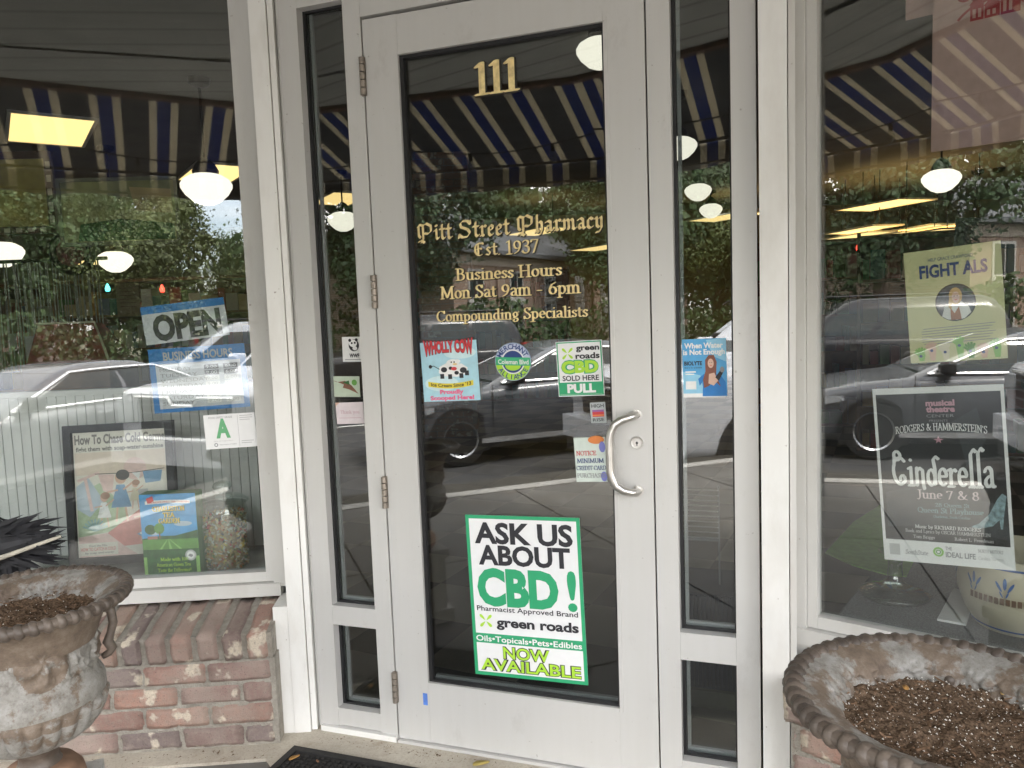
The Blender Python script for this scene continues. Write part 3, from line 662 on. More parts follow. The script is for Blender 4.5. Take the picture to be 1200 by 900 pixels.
# ---- aluminium sidelights (frame, two panes each)
def sidelight(u0, u1, g0, g1, label, mid0, mid1):
    t = WT('sidelight', label, 'sidelight', 'D', (u0 + u1) / 2, 0, .02)
    m = MB()
    m.box(u0, g0, -.02, .045, .03, 2.46); m.box(g1, u1, -.02, .045, .03, 2.46)
    m.box(g0 + .0004, g1 - .0004, -.0195, .045, mid0, mid1); m.box(g0 + .0004, g1 - .0004, -.0195, .045, .035, .094); m.box(g0 + .0004, g1 - .0004, -.0195, .045, 2.372, 2.459)
    m.bevel(.0015, 1); t.add(m, 'frame', MAT_ALU)
    for z0, z1 in ((mid1, 2.372), (.094, mid0)):
        p = MB(); p.box(g0 + .001, g1 - .001, .026, .032, z0 + .001, z1 - .001); t.add(p, 'glass', MAT_GLASS_D)
        g = MB()
        for a, b_, c, d in ((g0, g0 + .009, z0, z1), (g1 - .006, g1, z0, z1), (g0 + .009, g1 - .006, z0, z0 + .007), (g0 + .009, g1 - .006, z1 - .007, z1)):
            g.box(a + .0003, b_ - .0003, .012, .0255, c + .0003, d - .0003)
        t.add(g, 'gasket', MAT_BLACKRUB)
        g = MB(); g.box(g0 + .010, g1 - .007, .0335, .044, z0 + .001, z0 + .016); g.box(g0 + .010, g0 + .020, .0335, .044, z0 + .0165, z1 - .001); t.add(g, 'inner_bead', MAT_ALU)
    m = MB(); m.box(u0 + .004, u1, -.032, .04, .0105, .029); m.bevel(.002, 1); t.add(m, 'bottom_strip', MAT_WHITE)
    return t
sidelight(-.290, -.0, -.222, -.060, "narrow glass sidelight left of the door, on the hinge side", .386, .452)
sidelight(.862, 1.141, .924, 1.078, "narrow glass sidelight right of the door handle", .398, .478)
m = MB(); m.box(.0005, .8615, -.0195, .045, 2.312, 2.46); m.bevel(.0015, 1)
t = WT('door_frame', "grey white metal head of the door frame, over the glass door", 'door frame', 'D', .43, 0, 2.312); t.add(m, 'head_bar', MAT_ALU)

# ---- the door
dr = WT('glass_door', "glass door with grey white metal frame and gold lettering", 'door', 'D', .43, 0, .02)
m = MB()
GU0, GU1, GZ0, GZ1 = .138, .744, .226, 2.184
GUL = .120
m.box(.005, GUL, -.018, .03, .022, 2.302); m.box(GU1, .857, -.018, .03, .022, 2.302)
m.box(GUL + .0003, GU1 - .0003, -.0176, .03, GZ1, 2.301); m.box(GUL + .0003, GU1 - .0003, -.0176, .03, .023, GZ0)
m.bevel(.0015, 1); dr.add(m, 'frame', MAT_ALU)
m = MB(); m.box(GUL + .001, GU1 - .001, .006, .012, GZ0 + .001, GZ1 - .001); dr.add(m, 'glass', MAT_GLASS_D)
m = MB()
for a, b_, c, d in ((GUL, GUL + .013, GZ0, GZ1), (GU1 - .006, GU1, GZ0, GZ1), (GUL + .013, GU1 - .006, GZ0, GZ0 + .008), (GUL + .013, GU1 - .006, GZ1 - .010, GZ1)):
    m.box(a + .0003, b_ - .0003, -.010, .0055, c + .0003, d - .0003)
dr.add(m, 'gasket', MAT_BLACKRUB)
m = MB(); m.box(GUL + .014, GU1 - .007, .013, .026, GZ0 + .001, GZ0 + .014); dr.add(m, 'inner_bead', MAT_ALU_D)
m = MB()
for a, b_, c, d in ((GUL - .013, GUL, GZ0 - .012, GZ1 + .012), (GU1, GU1 + .012, GZ0 - .012, GZ1 + .012), (GUL, GU1, GZ0 - .012, GZ0), (GUL, GU1, GZ1, GZ1 + .012)):
    m.box(a + .0004, b_ - .0004, -.0205, -.0174, c + .0004, d - .0004)
m.bevel(.001, 1); dr.add(m, 'glazing_bead', MAT_ALU)
for py, px in ((90, 424.5), (342, 438.5), (577, 451.5), (805, 461.5)):
    u, z = uz('D', (px, py), -.024); m = MB(); hh = .057 if py < 120 else .052
    for k in range(5):
        a = z - hh + 2 * hh * k / 5; m.lathe([(.004, a + .001), (.0085, a + .0015), (.0085, a + 2 * hh / 5 - .0015), (.004, a + 2 * hh / 5 - .001)], 14, Matrix.Translation((.0025, -.0285, 0)), cap0=True, cap1=True)
    m.box(-.006, .011, -.0215, -.0195, z - hh, z + hh)
    dr.add(m, 'hinge', MAT_HINGE, smooth=30)
# pull handle: bent steel bar
u1, z1 = uz('D', (745, 486), -.018); u2, z2 = uz('D', (746, 575), -.018)
uh = (u1 + u2) / 2; so = .066
pts = []
ug, _ = uz('D', (714.5, 530), -.07)                       # offset pull: the grip hangs left of its mounts
pts = [(uh + .004, -.017, z1), (uh + .002, -.040, z1), (uh - .010, -.056, z1 - .002), (uh - .030, -.064, z1 - .009), (uh - .050, -.068, z1 - .022), (ug + .006, -.070, z1 - .040), (ug, -.071, z1 - .062), (ug, -.071, z1 - .085)]
low = [(x, y, z2 + (z1 - z)) for x, y, z in pts][::-1]
m = MB(); m.tube(pts + low, .0115, 14)
for z in (z1, z2): m.tube([(uh + .004, -.0175, z), (uh + .004, -.0225, z)], .016, 16)
dr.add(m, 'handle', MAT_STEEL, smooth=40)
u, z = uz('D', (746.5, 519), -.02)
m = MB(); My = Matrix.Translation((u, -.018, z)) @ Matrix.Rotation(RAD(90), 4, 'X')
m.lathe([(.018, -.002), (.018, .004), (.0165, .006), (.013, .0055), (.0125, .004), (.0125, .0045)], 28, My, cap1=True)
lk = dr.add(m, 'lock', MAT_STEEL, smooth=30)
m = MB(); m.box(u - .0014, u + .0014, -.0226, -.0224, z - .008, z + .004); m.lathe([(.0035, .0046), (.0035, .0048)], 12, My, cap1=True); dr.add(m, 'keyhole', MAT_BLACKRUB)
u, z = uz('D', (498.5, 820), -.018); m = MB(); m.box(u - .008, u + .008, -.0183, -.0176, z - .018, z + .022); dr.add(m, 'blue_tape', flat("blue_tape", (.10, .22, .62), .6, vary=.3))
m = MB(); m.box(.005, .857, -.03, .045, .0105, .0195); m.bevel(.003, 1); dr.add(m, 'threshold', MAT_ALU)

# gold lettering on the door glass
gl = [0]
def door_text(t, pl, pr, cap_px, style, part, thick, thin, ang):
    (u0, z0), (u1, z1) = uz('D', pl), uz('D', pr)
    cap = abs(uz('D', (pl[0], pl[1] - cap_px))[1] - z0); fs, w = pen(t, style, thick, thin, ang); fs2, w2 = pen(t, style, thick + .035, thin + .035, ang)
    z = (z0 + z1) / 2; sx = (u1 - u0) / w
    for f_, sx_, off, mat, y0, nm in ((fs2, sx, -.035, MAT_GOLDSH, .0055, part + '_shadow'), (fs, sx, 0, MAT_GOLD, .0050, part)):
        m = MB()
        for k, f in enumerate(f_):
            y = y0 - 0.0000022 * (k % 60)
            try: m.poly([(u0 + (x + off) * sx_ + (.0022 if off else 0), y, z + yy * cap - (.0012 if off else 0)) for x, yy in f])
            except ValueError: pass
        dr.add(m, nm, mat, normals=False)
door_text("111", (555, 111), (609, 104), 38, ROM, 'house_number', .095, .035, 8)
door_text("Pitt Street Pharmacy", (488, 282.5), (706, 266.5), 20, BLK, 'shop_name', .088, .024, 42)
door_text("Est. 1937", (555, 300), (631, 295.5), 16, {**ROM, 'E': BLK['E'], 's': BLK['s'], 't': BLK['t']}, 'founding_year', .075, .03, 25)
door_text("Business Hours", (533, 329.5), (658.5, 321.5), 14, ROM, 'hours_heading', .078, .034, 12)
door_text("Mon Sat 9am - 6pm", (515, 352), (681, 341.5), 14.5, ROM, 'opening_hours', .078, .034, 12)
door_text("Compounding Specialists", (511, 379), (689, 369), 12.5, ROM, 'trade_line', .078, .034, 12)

# ---- soffit, awnings and string of lights in front of the shop
E0, E1, E2 = Vector((-4.7, 1.86, 2.75)), Vector((-1.12, .22, 2.75)), Vector((3.4, .22, 2.75))
V0, V1, V2 = Vector((-5.0, 1.02, 2.45)), Vector((-1.42, -.66, 2.45)), Vector((3.4, -.62, 2.45))
m = MB()
back = [wallM('L', -4.35, .1) @ Vector((0, 0, 0)), wallM('L', .1, .1) @ Vector((0, 0, 0)), wallM('D', 1.2, .1) @ Vector((0, 0, 0)), wallM('R', 3.4, .1) @ Vector((0, 0, 0))]
m.prismz([(E0.x, E0.y), (E1.x, E1.y), (E2.x, E2.y)] + [(p.x, p.y) for p in back[::-1]], 2.755, 2.90)
MAT_SOFF, nt, b = new_mat("soffit_boards")
v = coords(nt, (0.6, 6, 1)); n1 = noise(nt, 6, 5, .6, v)
wv = N(nt, 'ShaderNodeTexWave'); wv.bands_direction = 'Y'; wv.inputs['Scale'].default_value = 1.6; nt.links.new(coords(nt), wv.inputs['Vector'])
c = ramp(nt, n1, [(.3, (.46, .46, .42)), (.7, (.58, .58, .53))]); c = mixc(nt, ramp(nt, wv.outputs['Fac'], [(.0, (.8, .8, .8)), (.06, (0, 0, 0))]), c, (.14, .14, .12))
nt.links.new(c, b.inputs['Base Color']); b.inputs['Roughness'].default_value = .8
structure('soffit', m, MAT_SOFF)
m = MB(); m.prismz([(E0.x, E0.y - .02), (E1.x, E1.y - .02), (E2.x, E2.y - .02), (E2.x, E2.y + .2), (E1.x, E1.y + .2), (E0.x, E0.y + .2)], 2.91, 4.2); structure('unseen_parapet', m, MAT_WHITE)  # unseen upper wall over the soffit edge, added so the shadows fall right
PAT = [(CREAM, .046), (BLUE, .075), (CREAM, .046), (NAVY, .150)]
MAT_FASC = flat("rusty_fascia", (.16, .085, .055), .8, vary=.4, scale=12)
def awning(a0, a1, b0, b1, label):
    t = thing('awning', label, 'awning', Matrix.Translation((a0 + a1) / 2))
    L = (a1 - a0).length; x, k = 0.0, 0
    mats = [CREAM, BLUE, NAVY]; can, val = MB(), MB(); c0 = (a0 + a1) / 2
    bv = Vector((0, 0, -.15)); out = ((b0 - a0) - (b0 - a0).project(a1 - a0)).normalized()
    th = Vector((0, 0, .006)); th2 = Vector((out.x, out.y, 0)) * .004
    while x < L - 1e-4:
        mt, wd = PAT[k % 4]; y = min(L, x + wd); s0, s1 = x / L, y / L
        p, q, r, s_ = a0.lerp(a1, s0), a0.lerp(a1, s1), b0.lerp(b1, s1), b0.lerp(b1, s0)
        for mb, quad in ((can, (p, q, r, s_)),):
            f = mb.quad(*[v_ - c0 for v_ in quad]); f.material_index = mats.index(mt)
            f = mb.quad(*[v_ - c0 + th for v_ in quad[::-1]]); f.material_index = mats.index(mt)
        n = 3
        for j in range(n):
            u0, u1 = j / n, (j + 1) / n; d0 = .016 * math.sin((x + (y - x) * u0) * 13); d1 = .016 * math.sin((x + (y - x) * u1) * 13)
            A0, A1 = s_.lerp(r, u0), s_.lerp(r, u1)
            f = val.quad(A0 - c0, A1 - c0, A1 + bv + out * d1 - c0, A0 + bv + out * d0 - c0); f.material_index = mats.index(mt)
            f = val.quad(*[v_ + th2 - c0 for v_ in (A0, A0 + bv + out * d0, A1 + bv + out * d1, A1)]); f.material_index = mats.index(mt)
        x = y; k += 1
    can.build('canopy', mats, t, normals=False); val.build('valance', mats, t, normals=False)
    f = MB(); d = (a1 - a0).normalized(); w_ = Vector((0, 0, 1))
    f.loft([[p - c0 + out * i + w_ * j for i, j in ((.0, -.03), (-.03, -.03), (-.03, .02), (.0, .02))] for p in (a0, a1)]); f.build('fascia', MAT_FASC, t)
    f = MB(); f.tube([b0 - c0 + w_ * .0 - out * .03, b1 - c0 - out * .03], .014, 8); f.tube([b0 - c0 + w_ * -.15 - out * .05, b1 - c0 - out * .05 - w_ * .15], .008, 8); f.build('front_bar', flat("awning_bar", (.05, .04, .035), .5), t)
    return t
awning(E0, E1, V0, V1, "left striped blue and cream awning over the pavement, mirrored in the door glass")
awning(E1, E2, V1, V2, "right striped blue and cream awning, mirrored beside the pink banner")
MAT_WIRE = flat("black_wire", (.012, .012, .012), .6); MAT_BULB = m_glass("bulb_glass", (.85, .85, .8), .06)
def string_lights(p, q, nb, sag, label):
    t = thing('string_lights', label, 'string lights', Matrix.Translation((p + q) / 2), 'strings of lights under the awning'); c0 = (p + q) / 2
    P = lambda s: p.lerp(q, s) - c0 + Vector((0, 0, -sag * (abs(math.sin(s * math.pi * 3)))))
    m = MB(); m.tube([P(i / 40) for i in range(41)], .006, 5); m.build('wire', MAT_WIRE, t)
    for k in range(nb):
        s = P((k + .5) / nb); m = MB(); m.lathe([(.012, -.05), (.014, -.03), (.010, 0)], 8, Matrix.Translation(s), cap0=True, cap1=True); so_ = m.build('socket', MAT_WIRE, t)
        m = MB(); m.lathe([(.002, -.125), (.018, -.115), (.028, -.09), (.022, -.065), (.012, -.05)], 10, Matrix.Translation(s)); m.build('bulb', MAT_BULB, so_, smooth=True)
string_lights(E0.lerp(V0, .55) + Vector((0, 0, -.04)), E1.lerp(V1, .55) + Vector((0, 0, -.04)), 7, .07, "black string of light bulbs under the left awning")
string_lights(E1.lerp(V1, .5) + Vector((0, 0, -.04)), E2.lerp(V2, .5) + Vector((0, 0, -.04)), 7, .07, "black string of light bulbs under the right awning")
# ------------------------------------------------------------------ cast iron urns
def urn(px, label, seed, turn, kr=1.0):
    c = at_height(px, .825); t = thing('garden_urn', label, 'urn', Matrix.Translation((c.x, c.y, 0)) @ Matrix.Rotation(turn, 4, 'Z') @ Matrix.Diagonal((kr, kr, 1, 1)), 'cast iron urns beside the shop door')
    NB = 52
    # bowl: outer wall with relief ornaments, lower gadroons
    def rip(r, z, a, k):
        q = r
        if .475 < z < .572:                    # gadrooned lower bowl
            w = min(1, (z - .475) / .03) * min(1, (.572 - z) / .006); q += w * (.0125 * abs(math.sin(a * 12)) ** .7 - .002)
        if .63 < z < .80 and r > .12:                      # acanthus scrolls on the neck
            w = min(1, (z - .63) / .02) * min(1, (.80 - z) / .02)
            p = Vector((a * 2.2, z * 17, seed))
            v = mnoise.noise(p * 1.3) + .5 * mnoise.noise(p * 3.1)
            v2 = mnoise.noise(p * 2.6 + Vector((7, 1, 2))); q += w * (.010 * max(0, 1 - abs(v) * 6.5) + .005 * max(0, 1 - abs(v2) * 6) + .004 * max(0, v))
            for aa in (k_ * math.pi / 2 + .35 for k_ in range(4)):   # round medallions
                da = (a - aa + math.pi) % (2 * math.pi) - math.pi; d = math.hypot(da * .17, (z - .70))
                if d < .078:
                    th = math.atan2(z - .70, da * .17)
                    q = q * .35 + (r + w * (.005 + .012 * (1 - (d / .078) ** 2) + .0075 * math.sin(th * 5 + d * 70) * min(1, d / .02))) * .65
        return q
    out = []
    def seg(pts, n):
        for (r0, z0), (r1, z1) in zip(pts, pts[1:]):
            for i in range(n): s = i / n; out.append((r0 + (r1 - r0) * s, z0 + (z1 - z0) * s))
        out.append(pts[-1])
    ctl = [(.058, .470), (.088, .480), (.118, .502), (.141, .535), (.153, .570), (.1555, .598), (.150, .614), (.142, .627), (.137, .655), (.134, .70), (.137, .745), (.147, .778), (.170, .797), (.203, .808)]
    # smooth the control points (Catmull-Rom)
    prof = []
    for i in range(len(ctl) - 1):
        p0, p1, p2, p3 = ctl[max(0, i - 1)], ctl[i], ctl[i + 1], ctl[min(len(ctl) - 1, i + 2)]
        for k in range(9):
            s = k / 9
            prof.append(tuple(.5 * (2 * p1[j] + (p2[j] - p0[j]) * s + (2 * p0[j] - 5 * p1[j] + 4 * p2[j] - p3[j]) * s * s + (3 * p1[j] - p0[j] - 3 * p2[j] + p3[j]) * s ** 3) for j in (0, 1)))
    prof.append(ctl[-1])
    m = MB(); m.lathe(prof, 340, ripple=rip); 
    col = m.bm.loops.layers.float_color.new('wear')
    for f in m.bm.faces:
        pc = f.calc_center_median(); zc = pc.z; an = math.atan2(pc.y, pc.x); wv_ = .52 if zc > .775 else .475 if zc > .64 else .44
        if .548 < zc < .576: wv_ = .56
        for aa in (k_ * math.pi / 2 + .35 for k_ in range(4)):
            da = (an - aa + math.pi) % (2 * math.pi) - math.pi; d_ = math.hypot(da * .17, zc - .70)
            if d_ < .066: wv_ = .58
        for l in f.loops: l[col] = (wv_, wv_, wv_, 1)
    bowl = m.build('bowl', MAT_URN, t, smooth=True)
    inner = [(.2065, .8085), (.204, .806), (.194, .79), (.172, .765), (.158, .74), (.142, .70)]
    m = MB(); m.lathe(inner, 72, ripple=lambda r, z, a, k: r + .0018 * mnoise.noise(Vector((math.cos(a) * 9, math.sin(a) * 9, z * 30)))); col = m.bm.loops.layers.float_color.new('wear')
    for f in m.bm.faces:
        for l in f.loops: l[col] = (.66, .66, .66, 1)
    m.build('inner_wall', MAT_URN, t, smooth=True)
    # rim with a twisted bead moulding
    def bead(r, z, a, k):
        ph = (a * NB / (2 * math.pi) + (r - .205) * 26) % 1.0
        return r + (.0052 * (abs(math.sin(math.pi * ph)) ** .5) - .002 if 3 <= k <= 9 else 0)
    rp = [(.2055, .8065), (.207, .8105), (.210, .8115)]
    for k in range(9): a = RAD(100 - 25 * k); rp.append((.216 + .013 * math.cos(a), .802 + .0115 * math.sin(a)))
    rp += [(.205, .792), (.19, .795)]
    m = MB(); m.lathe(rp, 120)
    for i in range(NB):                                   # egg shaped beads leaning round the rim
        a = 2 * math.pi * i / NB; Mb = Matrix.Rotation(a, 4, 'Z') @ Matrix.Translation((.2150, 0, .8005)) @ Matrix.Rotation(RAD(20), 4, 'X') @ Matrix.Diagonal((.0185, .0138, .0165, 1))
        m.lathe([(math.sin(RAD(t_)) + 1e-4, math.cos(RAD(t_))) for t_ in (0, 25, 50, 75, 100, 125, 150, 180)], 10, Mb)
    m.build('rim', MAT_URNRIM, t, smooth=True)
    # stem, foot and round stone base
    m = MB(); m.lathe([(.066, .474), (.058, .462), (.046, .452), (.042, .44), (.046, .425), (.052, .42)], 48, cap0=True); m.bm.loops.layers.float_color.new('wear'); m.build('stem', MAT_URNRIM, t, smooth=True)
    MB_ = MB(); MB_.lathe([(.045, .424), (.075, .415), (.092, .395), (.097, .372), (.094, .352), (.085, .338)], 48, cap0=True)
    for f in MB_.bm.faces: pass
    MB_.build('foot', flat("brown_foot", (.23, .135, .085), .75, vary=.35, scale=18), t, smooth=True)
    m = MB(); m.box(-.12, .12, -.12, .12, .30, .3395); m.box(-.105, .105, -.105, .105, .06, .2995); m.box(-.13, .13, -.13, .13, .0, .0595); m.bevel(.006, 2); m.build('pedestal', MAT_KERB, t)
    # two handles
    for s in (0, math.pi):
        a0 = s + (.45 if seed < 5 else -2.1)
        d = Vector((math.cos(a0 - turn), math.sin(a0 - turn), 0))
        pts = [(.142, .772), (.160, .768), (.177, .745), (.180, .715), (.172, .69), (.165, .672), (.173, .655), (.166, .645), (.150, .638)]
        m = MB(); m.tube([d * r + Vector((0, 0, z)) for r, z in pts], [.008, .010, .011, .0105, .0095, .013, .012, .009, .007], 10); m.build('handle', MAT_URNRIM, t, smooth=True)
    # soil
    rnd = random.Random(seed)
    m = MB(); rings = [0.0001] + [.012 * i for i in range(1, 15)]
    m.lathe([(min(r, .171), .762 - .004 * (r / .16) + (.006 if r > .14 else 0)) for r in rings], 90, ripple=lambda r, z, a, k: r)
    for v in m.bm.verts: v.co.z += .010 * mnoise.noise(v.co * 20 + Vector((seed, 0, 0))) + .006 * mnoise.noise(v.co * 75)
    for i in range(2600):
        r = .166 * math.sqrt(rnd.random()); a = rnd.random() * 6.283; p = Vector((r * math.cos(a), r * math.sin(a), .765 + .004 * rnd.random())); s = rnd.choice((.0008, .001, .0013, .0018, .0026))
        d = [Vector((rnd.uniform(-1, 1), rnd.uniform(-1, 1), rnd.uniform(-.6, .8))) * s for _ in range(4)]
        vs = [m.bm.verts.new(p + x) for x in d]
        for f in ((0, 1, 2), (0, 1, 3), (1, 2, 3), (0, 2, 3)): m.bm.faces.new([vs[i_] for i_ in f])
    so = m.build('soil', MAT_SOIL, t)
    m = MB()                                              # bark chips and twigs in the soil
    for i in range(150):
        r = .164 * math.sqrt(rnd.random()); a = rnd.random() * 6.283; p = Vector((r * math.cos(a), r * math.sin(a), .769 + .004 * rnd.random())); d = Vector((rnd.uniform(-1, 1), rnd.uniform(-1, 1), rnd.uniform(-.2, .4))).normalized(); l = rnd.choice((.002, .003, .003, .004, .006, .009)); w_ = .0008 if l > .01 else rnd.uniform(.001, .003); q = d.cross(Vector((0, 0, 1))).normalized() * w_
        m.loft([[p - d * l - q, p - d * l + q, p - d * l + Vector((0, 0, .0015))], [p + d * l - q, p + d * l + q, p + d * l + Vector((0, 0, .0015))]])
    m.build('bark_chips', flat("bark_chip", (.15, .095, .06), 1.0, spec=.0, vary=.6, scale=60), so)['kind'] = 'stuff'
    m = MB()
    for i in range(900 if seed > 5 else 120):
        r = .166 * math.sqrt(rnd.random()); a = rnd.random() * 6.283; p = Vector((r * math.cos(a), r * math.sin(a), .768 + .003 * rnd.random())); s = rnd.choice((.0004, .0006, .0006, .0008, .0009, .0012, .0019))
        vs = [m.bm.verts.new(p + Vector(x) * s) for x in ((-1, -.7, -.4), (1, -.5, -.5), (.1, 1, -.4), (0, 0, .8))]
        for f in ((0, 1, 2), (0, 1, 3), (1, 2, 3), (0, 2, 3)): m.bm.faces.new([vs[i_] for i_ in f])
    m.build('perlite', MAT_PERL, so)['kind'] = 'stuff'
    return t, c
def dry_leaf(p, rz, size, label, mat, tilt=(0, 0)):
    m = MB(); n = 8; ring_t, ring_b = [], []
    for side, z in ((ring_t, .0012), (ring_b, 0)):
        for k in range(2 * n):
            a = 2 * math.pi * k / (2 * n); x = math.cos(a); y = math.sin(a) * .42 * (1 - .35 * x)
            side.append(m.bm.verts.new((x * size / 2, y * size / 2, z + size * .18 * (y * y * 2 + .12 * x * x))))
    m.bm.faces.new(ring_t); m.bm.faces.new(ring_b[::-1])
    for k in range(2 * n): m.bm.faces.new((ring_b[k], ring_b[(k + 1) % (2 * n)], ring_t[(k + 1) % (2 * n)], ring_t[k]))
    o = m.build('dry_leaf', mat, smooth=True); o.matrix_world = Matrix.Translation(p) @ Matrix.Rotation(rz, 4, 'Z') @ Matrix.Rotation(tilt[0], 4, 'X') @ Matrix.Rotation(tilt[1], 4, 'Y')
    return tag(o, label, 'leaf')
ut, uc = urn((27, 692), "grey rusty iron urn with carved scrolls standing before the brick wall", 2, .4, .95)
ut2, uc2 = urn((1112, 806), "rusty iron urn full of white specked soil, under the musical poster", 9, 1.2)
dry_leaf(at_height((991, 770), .782), .5, .03, "curled orange leaf stuck high on the inner wall of the right urn", MAT_LEAFDRY, (1.0, -.2))
dry_leaf(at_height((1061, 806), .772), 1.1, .022, "small tan leaf lying on the soil of the right urn", MAT_LEAFDRY, (.2, .1))
dry_leaf(at_height((1180, 813), .772), .2, .022, "pale straw leaf at the right edge of the soil in the right urn", flat("straw_leaf", (.50, .34, .13), .8))

# ------------------------------------------------------------------ door mat
p0, p1, p3 = at_height((345, 873.5), .02), at_height((480, 898), .02), at_height((313, 900), .02)
dx = (p1 - p0); dx.z = 0; dx.normalize(); dy = Vector((dx.y, -dx.x, 0))
Mm = Matrix.Translation((p0.x, p0.y, .0105)) @ Matrix(((dx.x, -dy.x, 0, 0), (dx.y, -dy.y, 0, 0), (0, 0, 1, 0), (0, 0, 0, 1)))
t = thing('door_mat', "black rubber door mat on the cement in front of the glass door", 'door mat', Mm)
m = MB(); Wm, Hm = .78, .5
m.box(0, Wm, -.022, 0, 0, .010); m.box(0, Wm, -Hm, -Hm + .022, 0, .010); m.box(0, .022, -Hm + .0225, -.0225, 0, .010); m.box(Wm - .022, Wm, -Hm + .0225, -.0225, 0, .010); m.bevel(.003, 1)
m.build('border', flat("mat_rubber", (.020, .019, .018), .75, vary=.3), t)
m = MB(); m.box(.0225, Wm - .0225, -Hm + .0225, -.0225, .0, .004)
for i in range(38):
    for j in range(26):
        x = .03 + i * .0192; y = -.032 - j * .0172; m.box(x, x + .012, y - .010, y, .0042, .0085)
m.build('ribbed_field', flat("mat_field", (.016, .015, .014), .8, vary=.3), t)
dry_leaf(at_height((345, 888), .021), .8, .038, "orange leaf lying on the corner of the black door mat", MAT_LEAFDRY)
dry_leaf(at_height((564, 895), .014), .3, .055, "yellowed leaf on the cement just below the door", flat("yellow_leaf", (.46, .36, .10), .8, vary=.25))
dry_leaf(at_height((372, 892), .021), 2.2, .018, "tiny brown leaf scrap in the middle of the door mat", flat("brown_leaf", (.20, .10, .05), .8))

# dry leaf crumbs and grit along the foot of the wall and the door
m = MB(); rnd = random.Random(31)
def crumb(p, s):
    d = [Vector((rnd.uniform(-1, 1), rnd.uniform(-1, 1), rnd.uniform(0, .5))) * s for _ in range(3)]
    m.poly([p + x for x in d])
for w_, a, b_, off in (('L', -1.6, .03, -.235), ('D', -.28, 1.1, -.045)):
    for k in range(420):
        p = wallM(w_, rnd.uniform(a, b_), off - abs(rnd.gauss(0, .03)), .0108) @ Vector((0, 0, 0)); crumb(p, rnd.choice((.002, .002, .003, .004, .007)))
o = m.build('leaf_crumbs', flat("leaf_crumb", (.13, .08, .045), .9, vary=.6, scale=90), normals=False); o['kind'] = 'stuff'
# ------------------------------------------------------------------ stickers and posters on the glass
GREEN = flat("sign_green", (.03, .36, .16), .5, vary=.02); LIME = flat("sign_lime", (.42, .70, .05), .5, vary=.02); RED = flat("print_red", (.62, .05, .06), .5, vary=.05)
SKYB = flat("print_sky", (.10, .40, .72), .5, vary=.05); LBLUE = flat("print_pale_blue", (.42, .68, .78), .5, vary=.08); YEL = flat("print_yellow", (.80, .66, .06), .5); PINK = flat("print_pink", (.80, .16, .30), .5)
SKIN = flat("print_skin", (.72, .48, .37), .6, vary=.05); DGREEN = flat("print_dark_green", (.03, .12, .03), .6, vary=.3); MGREEN = flat("print_mid_green", (.12, .32, .06), .6, vary=.15); PGREEN = flat("print_light_green", (.28, .55, .14), .6, vary=.08)
GREY = flat("print_grey", (.30, .30, .31), .6); NAVYP = flat("print_navy", (.02, .05, .20), .6); BLUEP = flat("print_blue", (.02, .20, .55), .5); CREAMP = flat("print_cream", (.72, .66, .50), .6, vary=.05); BROWN = flat("print_brown", (.22, .10, .06), .6, vary=.2); ORANGE = flat("print_orange", (.75, .25, .07), .6)
WHITEV = flat("vinyl_white", (.82, .82, .82), .45, vary=.02); LGREY = flat("print_light_grey", (.52, .52, .52), .6)

def leafmark(s, cx, cy, r, mat, part='emblem', lay=3):
    """four petals spreading from a centre"""
    q = s.w / s.h
    for a, l in ((45, 1.0), (135, 1.0), (225, 1.0), (315, .95)):
        ca, sa = math.cos(RAD(a)), math.sin(RAD(a)); pts = []
        for k in range(16):
            t = 2 * math.pi * k / 16; x = r * (.55 + .45 * math.cos(t)) * l; y = r * .24 * math.sin(t) * (.6 + .4 * math.cos(t))
            pts.append((cx + x * ca - y * sa, cy - (x * sa + y * ca) * q))
        s.poly(pts, mat, part, lay)

# big sign at the bottom of the door
s = sheet_at('sign', "large white and green CBD sign low on the door glass", 'sign', 'D', .0045, (545, 603), (679, 607), (553, 789), WHITEV)
for r in ((0, 0, 1, .022), (0, .978, 1, 1), (0, .022, .03, .978), (.97, .022, 1, .978)): s.rect(*r, GREEN, 'border')
s.text("ASK US", .075, .935, .168, .118, INK, bold=.035)
s.text("ABOUT", .10, .905, .300, .112, INK, bold=.035)
s.text("CBD", .072, .79, .545, .205, GREEN, 'green_lettering', bold=.05); s.text("!", .865, .945, .552, .225, GREEN, 'green_lettering', bold=.02)
s.text("Pharmacist Approved Brand", .055, .945, .592, .030, INK, bold=.012)
leafmark(s, .13, .655, .075, LIME); s.text("green roads", .225, .945, .685, .055, INK, bold=.035)
s.rect(.03, .735, .97, .795, GREEN, 'band'); s.text("Oils•Topicals•Pets•Edibles", .03, .965, .783, .034, WHITEV, 'white_lettering', bold=.02)
s.text("NOW", .27, .68, .882, .068, LIME, 'lime_lettering', bold=.02, outline=INK, ow=.045); s.text("AVAILABLE", .06, .945, .962, .066, LIME, 'lime_lettering', bold=.02, outline=INK, ow=.045)
s.done()
